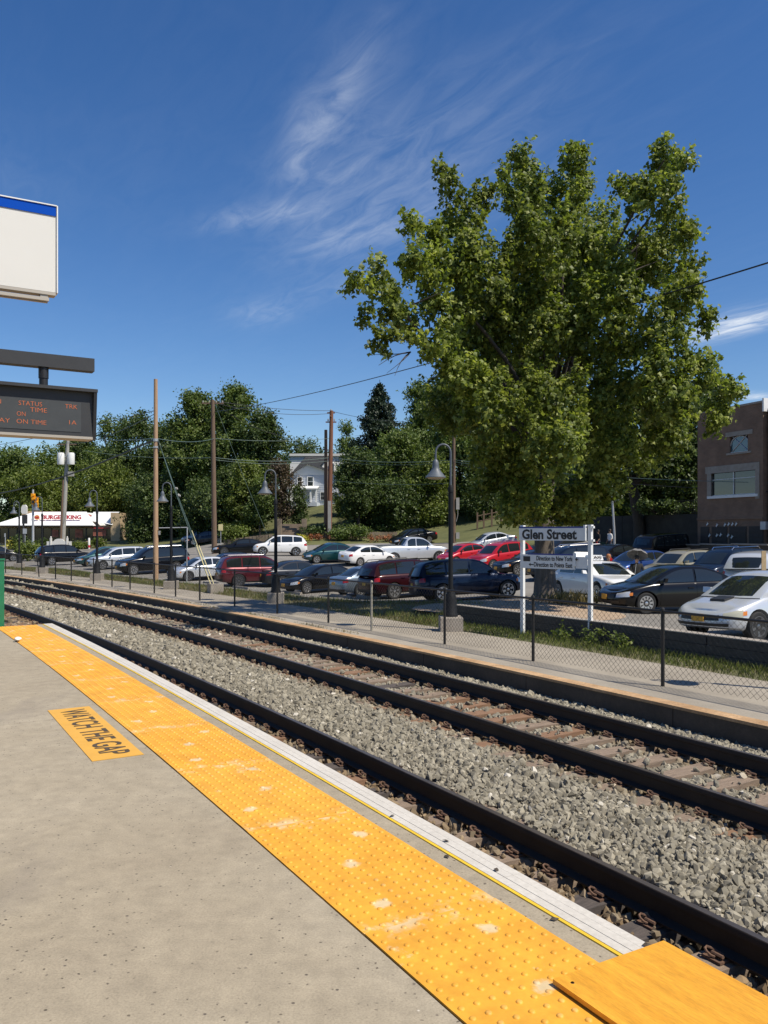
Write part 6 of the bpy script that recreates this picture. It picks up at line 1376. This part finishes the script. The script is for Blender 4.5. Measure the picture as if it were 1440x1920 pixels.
CARS = [
 ('compact', 1441, 18.6, 208, K_SILVER, 'silver sedan with black bonnet scoop and yellowed headlights at the right edge', dict(head=M_HEADY, sp=5, hood=(.60, M_CTRIM), rim=M_RIMD)),
 ('sedan', 1262, 26.6, 192, K_BLACK, 'black sedan parked between the silver sedan and the taxi', dict(sp=10)),
 ('bigsuv', 875, 37.4, 14, K_NAVY, 'dark blue sport utility with alloy wheels left of the sign post', dict(sp=6, style=1, scale=.96)),
 ('bigsuv', 768, 41.0, 30, K_DKRED, 'dark maroon sport utility in the shade behind the dark blue one', dict(rails=2)),
 ('sedan', 700, 43.2, 34, K_BGREY, 'blue grey sedan seen from behind beside the maroon sport utility', dict()),
 ('sedan', 601, 45.9, 218, K_BLACK, 'black sedan with bright alloys facing the fence in mid car park', dict(sp=8)),
 ('sedan', 557, 50.5, 30, K_GREY, 'dark grey sedan with rear to us behind the black sedan', dict()),
 ('bigsuv', 484, 50.2, 24, K_MAROON, 'glossy maroon sport utility with chrome roof rails', dict(sp=10, rails=1, rim=M_RIMD)),
 ('sedan', 432, 57.0, 215, K_DKBLUE, 'dark sedan nose showing left of the maroon sport utility', dict()),
 ('sedan', 383, 54.4, 215, K_SILVER, 'silver sedan facing us behind the yellow guy guards', dict(sp=10, rim=M_RIMD)),
 ('bigsuv', 286, 58.6, 214, K_BLACK, 'large black sport utility with chrome window line behind the pale pole', dict(sp=10, rails=1)),
 ('wagon', 222, 62.5, 212, K_SILVER, 'silver wagon facing us left of the large black sport utility', dict()),
 ('sedan', 198, 66.5, 212, K_TEAL, 'dark teal car half hidden behind the silver wagon', dict()),
 ('suv', 121, 72, 38, K_BLACK, 'black sport utility rear to us before the monument sign', dict()),
 ('sedan', -8, 79, 30, K_BLACK, 'black car cut by the left frame edge', dict()),
 ('coupe', 453, 70, 196, K_BLACK, 'black muscle coupe left of the white sport utility', dict(rim=M_RIMD, sp=10)),
 ('suv', 523, 70.5, 194, K_WHITE, 'white sport utility parked side on across the road', dict(sp=5)),
 ('compact', 622, 62.5, 200, K_TEAL, 'dark teal two door car left of the white sedan', dict()),
 ('compact', 689, 61.5, 36, K_WHITE, 'white sedan with red tail lights beside the pickup', dict(sp=9)),
 ('pickup', 771, 63.5, 16, K_SILVER, 'silver crew cab pickup truck', dict(sp=6)),
 ('compact', 872, 60.5, 212, K_RED, 'red hatchback behind the tall lamp post', dict()),
 ('suv', 938, 54.5, 215, K_RED, 'red sport utility left of the station sign', dict(rails=1)),
 ('coupe', 1000, 49.5, 200, K_BLACK, 'black coupe half hidden behind the left sign post', dict()),
 ('suv', 1066, 45.0, 198, K_DKBLUE, 'midnight blue sport utility with silver roof rails behind the maple trunk', dict(rails=1)),
 ('sedan', 1062, 61, 200, K_GREY, 'dark grey sedan far behind the station sign boards', dict()),
 ('sedan', 1158, 53, 32, K_BLACK, 'black sedan showing red tail lights right of the sign', dict()),
 ('boxy', 1226, 54.5, 205, K_BLACK, 'boxy black off roader in the shade of the retaining wall', dict(sp=5)),
 ('sedan', 1200, 44.5, 212, K_BLUE, 'blue sedan behind the taxi door', dict()),
 ('wagon', 1276, 41.5, 214, K_TAN, 'tan wagon with bonnet scoop and roof rack', dict(hood=(.60, None), rails=2)),
 ('suv', 1363, 38.5, 212, K_DKBLUE, 'dark sport utility with silver roof rails right of the tan wagon', dict(rails=1)),
 ('suv', 1432, 33.5, 50, K_SILVER, 'silver hatchback rear at the right edge behind the silver sedan', dict()),
 ('sedan', 775, 80, 206, K_BLACK, 'black sedan up on the road behind the pickup', dict()),
 ('compact', 922, 71.5, 196, K_SILVER, 'silver sedan up on the road left of the sign', dict()),
 ('suv', 378, 99, 190, K_BGREY, 'blue grey van in deep shade behind the brown pole', dict()),
 ('sedan', 388, 94, 192, K_DKBLUE, 'dark sedan in deep shade beside the brown pole', dict()),
]
for (tn, px, Y, dg_, pm, lab, kw) in CARS: car(tn, px, Y, dg_, pm, lab, **kw)
# the taxi, its driver's door open
tx, drs, tm_ = car('taxi', 1120, 31.6, -74, K_WHITE, 'white taxi cab with roof sign and an open front door', 'taxi', sp=12)
m_ = tm_; rs = part('roof_sign', MB().prism([(.15, -.33, m_['H'] + .02), (.15, .33, m_['H'] + .02), (.12, .28, m_['H'] + .22), (.12, -.28, m_['H'] + .22)], (-.28, 0, 0)), K_WHITE, tx)
rs.location.x = -.25
tt = fit('TAXI', .46, .15, .004)
o = link('lettering', tt, M_INK, rs, (.165, 0, m_['H'] + .125)); o.rotation_euler = (PI / 2 - .15, 0, PI / 2)
part('trunk_sign', MB().prism([(-.95, -.3, 1.46), (-.95, .3, 1.46), (-1.2, .3, 1.85), (-1.2, -.3, 1.85)], (-.12, 0, 0)), K_WHITE, tx)
d = drs[0]; hx_ = m_['L'] / 2 - 1.72; pv_ = Vector((hx_, m_['hw'], 0))
fw = link('door_frame', None, None, tx)
me = d.data; R = Matrix.Rotation(math.radians(62), 4, 'Z'); d.matrix_basis = Matrix.Translation(pv_) @ R @ Matrix.Translation(-pv_)
bpy.data.objects.remove(fw)
df = part('window_frame', MB().prism([(hx_ - .05, m_['hw'] * .93, 1.0), (hx_ - 1.18, m_['hw'] * .93, 1.0), (hx_ - 1.18, m_['hw'] * .80, 1.42), (hx_ - .62, m_['hw'] * .80, 1.42)], (0, -.04, 0)), K_WHITE, d)
part('door_glass', MB().prism([(hx_ - .16, m_['hw'] * .93 + .01, 1.04), (hx_ - 1.12, m_['hw'] * .93 + .01, 1.04), (hx_ - 1.12, m_['hw'] * .81 + .01, 1.38), (hx_ - .65, m_['hw'] * .81 + .01, 1.38)], (0, -.06, 0)), M_CGLASS, d)
sd = MB().prism([(hx_ - .02, m_['hw'] - .01, .25), (hx_ - 1.18, m_['hw'] - .01, .25), (hx_ - 1.18, m_['hw'] - .01, 1.0), (hx_ - .02, m_['hw'] - .01, 1.0)], (0, -.08, 0)); part('door_lining', sd, M_WPAINT, d)

# parking bay lines and road centre line, laid on the asphalt
def ground_line(label, pts, wid, mat, step=.8):
    P = [Vector(p) for p in pts]; Q = []
    for a, b in zip(P[:-1], P[1:]):
        n_ = max(2, int((b - a).length / step)); Q += [a.lerp(b, k / n_) for k in range(n_)]
    Q.append(P[-1]); rows = []
    for i, q in enumerate(Q):
        d_ = (Q[min(i + 1, len(Q) - 1)] - Q[max(i - 1, 0)]).normalized(); nn = Vector((-d_.y, d_.x)); rows.append([Vector((v.x, v.y, G(v.x, v.y) + .006)) for v in (q + nn * wid / 2, q - nn * wid / 2)])
    m_ = MB().grid(rows); o = part('marking', m_, mat); o['kind'] = 'structure'; return o
for k in range(14):
    s_ = polar(*Wp(640, 1000, 42).to_2d())[1] + k * 3.1 - 2; a = AP(276.2, s_); b = AP(281.3, s_); ground_line('', [a.to_2d(), b.to_2d()], .11, M_PAINTW)
for k in range(5):
    a = AP(272.6, -6 + k * 3.3); b = AP(278, -8.2 + k * 3.3); 
    if k < 3: ground_line('', [a.to_2d(), b.to_2d()], .11, M_PAINTY)
ground_line('', [AP(272.35, -14).to_2d(), AP(272.5, 0).to_2d(), AP(272.9, 7.5).to_2d()], .10, M_PAINTY)
ground_line('', [Wp(520, 1000, 66).to_2d(), Wp(640, 1000, 69).to_2d(), Wp(800, 1000, 73).to_2d()], .12, M_PAINTW)
for k in range(6):
    c = Wp((640, 548, 452, 690, 395, 330)[k], 1000, (41.5, 44.2, 47.5, 40.5, 51, 54)[k]); ws_ = thing('wheel_stop', ['concrete wheel stop under the blue grey sedan', 'concrete wheel stop under the black sedan nose', 'concrete wheel stop under the maroon sport utility', 'concrete wheel stop under the dark maroon sport utility', 'concrete wheel stop before the dark sedan nose', 'concrete wheel stop before the silver sedan'][k], 'wheel stop', (c.x, c.y, G(c.x, c.y)), TH(polar(c.x, c.y)[1]) + PI / 2, 'wheel stops')
    part('block', MB().prism([(-.9, -.09, -.05), (-.9, .09, -.05), (-.9, .06, .13), (-.9, -.06, .13)], (1.8, 0, 0)), M_BLOCK, ws_)

# ================================================================= PEOPLE
M_SKIN = flat('skin', (.36, .20, .13), .55); M_HAIRD = flat('dark_hair', (.02, .015, .012), .6); M_HAIRG = flat('ginger_hair', (.33, .13, .045), .6, var=.2, scale=40); M_CLOTHK = flat('black_cloth', (.015, .014, .014), .85, var=.2); M_CLOTHW = flat('white_cloth', (.72, .72, .72), .8, var=.05); M_DENIM = flat('denim', (.04, .055, .09), .85, var=.2)
def person(x, y, z, deg, hgt, shirt, hair, label, arm_f=.0, pants=None):
    t = thing('person', label, 'person', (x, y, z), math.radians(deg)); k = hgt / 1.75      # faces local +x
    J = dict(pel=(0, 0, .98), wai=(.01, 0, 1.10), che=(.02, 0, 1.32), nk=(.02, 0, 1.48), nk2=(.035, 0, 1.55), h1=(.05, 0, 1.62), h2=(.045, 0, 1.70))
    R_ = dict(pel=.15, wai=.135, che=.155, nk=.065, nk2=.058, h1=.088, h2=.075); E_ = [('pel', 'wai'), ('wai', 'che'), ('che', 'nk'), ('nk', 'nk2'), ('nk2', 'h1'), ('h1', 'h2')]
    for s_, sg_ in (('l', 1), ('r', -1)):
        J.update({'hip' + s_: (0, .095 * sg_, .92), 'kn' + s_: (.03, .10 * sg_, .50), 'an' + s_: (-.01, .11 * sg_, .09), 'to' + s_: (.14, .12 * sg_, .035), 'sh' + s_: (.02, .19 * sg_, 1.42), 'el' + s_: (.0 + .12 * arm_f, .26 * sg_, 1.14), 'wr' + s_: (.10 + .25 * arm_f, .24 * sg_, .92 + .18 * arm_f), 'ha' + s_: (.13 + .30 * arm_f, .235 * sg_, .84 + .20 * arm_f)})
        R_.update({'hip' + s_: .095, 'kn' + s_: .062, 'an' + s_: .045, 'to' + s_: .035, 'sh' + s_: .065, 'el' + s_: .045, 'wr' + s_: .030, 'ha' + s_: .035})
        E_ += [('pel', 'hip' + s_), ('hip' + s_, 'kn' + s_), ('kn' + s_, 'an' + s_), ('an' + s_, 'to' + s_), ('che', 'sh' + s_), ('sh' + s_, 'el' + s_), ('el' + s_, 'wr' + s_), ('wr' + s_, 'ha' + s_)]
        for fk in range(4): J['f%d%s' % (fk, s_)] = (.16 + .30 * arm_f, (.215 + .012 * fk) * sg_, .775 + .20 * arm_f); R_['f%d%s' % (fk, s_)] = .009; E_.append(('ha' + s_, 'f%d%s' % (fk, s_)))
    keys = list(J); me = bpy.data.meshes.new('body'); me.from_pydata([tuple(c * k for c in J[q]) for q in keys], [(keys.index(a), keys.index(b)) for a, b in E_], []); me.update()
    o = link('body', me); sk = o.modifiers.new('skin', 'SKIN'); lay = me.skin_vertices[0].data if me.skin_vertices else None
    if lay is None: 
        bm = bmesh.new(); bm.from_mesh(me); bm.verts.layers.skin.verify(); bm.to_mesh(me); bm.free(); lay = me.skin_vertices[0].data
    for i, q in enumerate(keys): lay[i].radius = (R_[q] * k, R_[q] * k); lay[i].use_root = (q == 'pel')
    ss_ = o.modifiers.new('sub', 'SUBSURF'); ss_.levels = 1; ss_.render_levels = 1
    dg = bpy.context.evaluated_depsgraph_get(); m2 = bpy.data.meshes.new_from_object(o.evaluated_get(dg)); bpy.data.objects.remove(o)
    for mm in (M_SKIN, shirt, pants or M_DENIM): m2.materials.append(mm)
    for pg in m2.polygons:
        c = pg.center / k; pg.material_index = 0 if (c.z > 1.50 or (abs(c.y) > .2 and c.z < 1.12)) else (1 if c.z > .98 else 2); pg.use_smooth = True
    link('body', m2, None, t)
    hm = MB().lathe([(.0, 1.815), (.06, 1.805), (.098, 1.76), (.106, 1.70), (.098, 1.64)], 14, (.02, 0, 0)); hm.v = [(a * k, b * k, c * k) for a, b, c in hm.v]; part('hair', hm, hair, t, 60)
    fa = MB().prism([(.145, -.012, 1.64), (.145, .012, 1.64), (.135, .006, 1.69)], (-.03, 0, 0)); 
    for sg_ in (1, -1): fa.box((.03, .098 * sg_, 1.665), (.03, .02, .055))
    fa.v = [(a * k, b * k, c * k) for a, b, c in fa.v]; part('face_features', fa, M_SKIN, t); return t
def stand(px, Y): x = (px - 720) / FPX * Y; return x, Y, G(x, Y)
person(*stand(1122, 61), 200, 1.75, M_CLOTHK, M_HAIRD, 'far person in black shirt left of the banner pole', .4)
person(*stand(1144, 60.5), 200, 1.80, M_CLOTHW, M_HAIRD, 'far person in white shirt beside the banner pole', .0)
q = stand(1141, 34.6); person(*q, 250, 1.72, M_DENIM, M_HAIRG, 'person with ginger hair behind the white taxi roof')
q = stand(1194, 31.0); wm_ = person(*q, 255, 1.66, M_CLOTHK, M_HAIRD, 'person in dark top and pale trousers under a grey umbrella at the taxi door', .7, flat('pale_cloth', (.42, .40, .33), .8, var=.2))
bg_ = part('handbag', MB().prism([(-.16, -.06, 0), (.16, -.06, 0), (.13, -.05, .26), (-.13, -.05, .26)], (0, .12, 0)), flat('pale_bag', (.32, .38, .36), .7, var=.2)); bg_.location = (q[0] + .05, q[1] - .35, q[2] + .62); tag(bg_, 'pale bag held at the side of the person by the taxi door', 'bag')
um = thing('umbrella', 'grey umbrella tilted over the person at the taxi door', 'umbrella', (q[0] - .15, q[1] - .25, q[2] + 1.0)); um.rotation_euler = (math.radians(-26), math.radians(16), 0); um.scale = (.85, .85, .95)
cn = MB(); n_ = 8; rows = []
for (r_, z) in ((.02, 1.10), (.2, 1.07), (.36, .99), (.47, .87)): rows.append([Vector((r_ * (1 if k % 2 == 0 else .95) * math.cos(PI * k / n_), r_ * (1 if k % 2 == 0 else .95) * math.sin(PI * k / n_), z - (0 if k % 2 == 0 else .02))) for k in range(2 * n_ + 1)])
cn.grid(rows); o = part('canopy', cn, flat('grey_nylon', (.16, .155, .15), .7, var=.1), um); sf = o.modifiers.new('s', 'SOLIDIFY'); sf.thickness = .006
part('shaft', MB().tube([(0, 0, 0), (0, 0, 1.12)], .008, 6), M_GALV, um); part('grip', MB().tube([(0, 0, 0), (0, 0, -.06), (.03, 0, -.09), (.06, 0, -.06)], .012, 6), M_CTRIM, um)
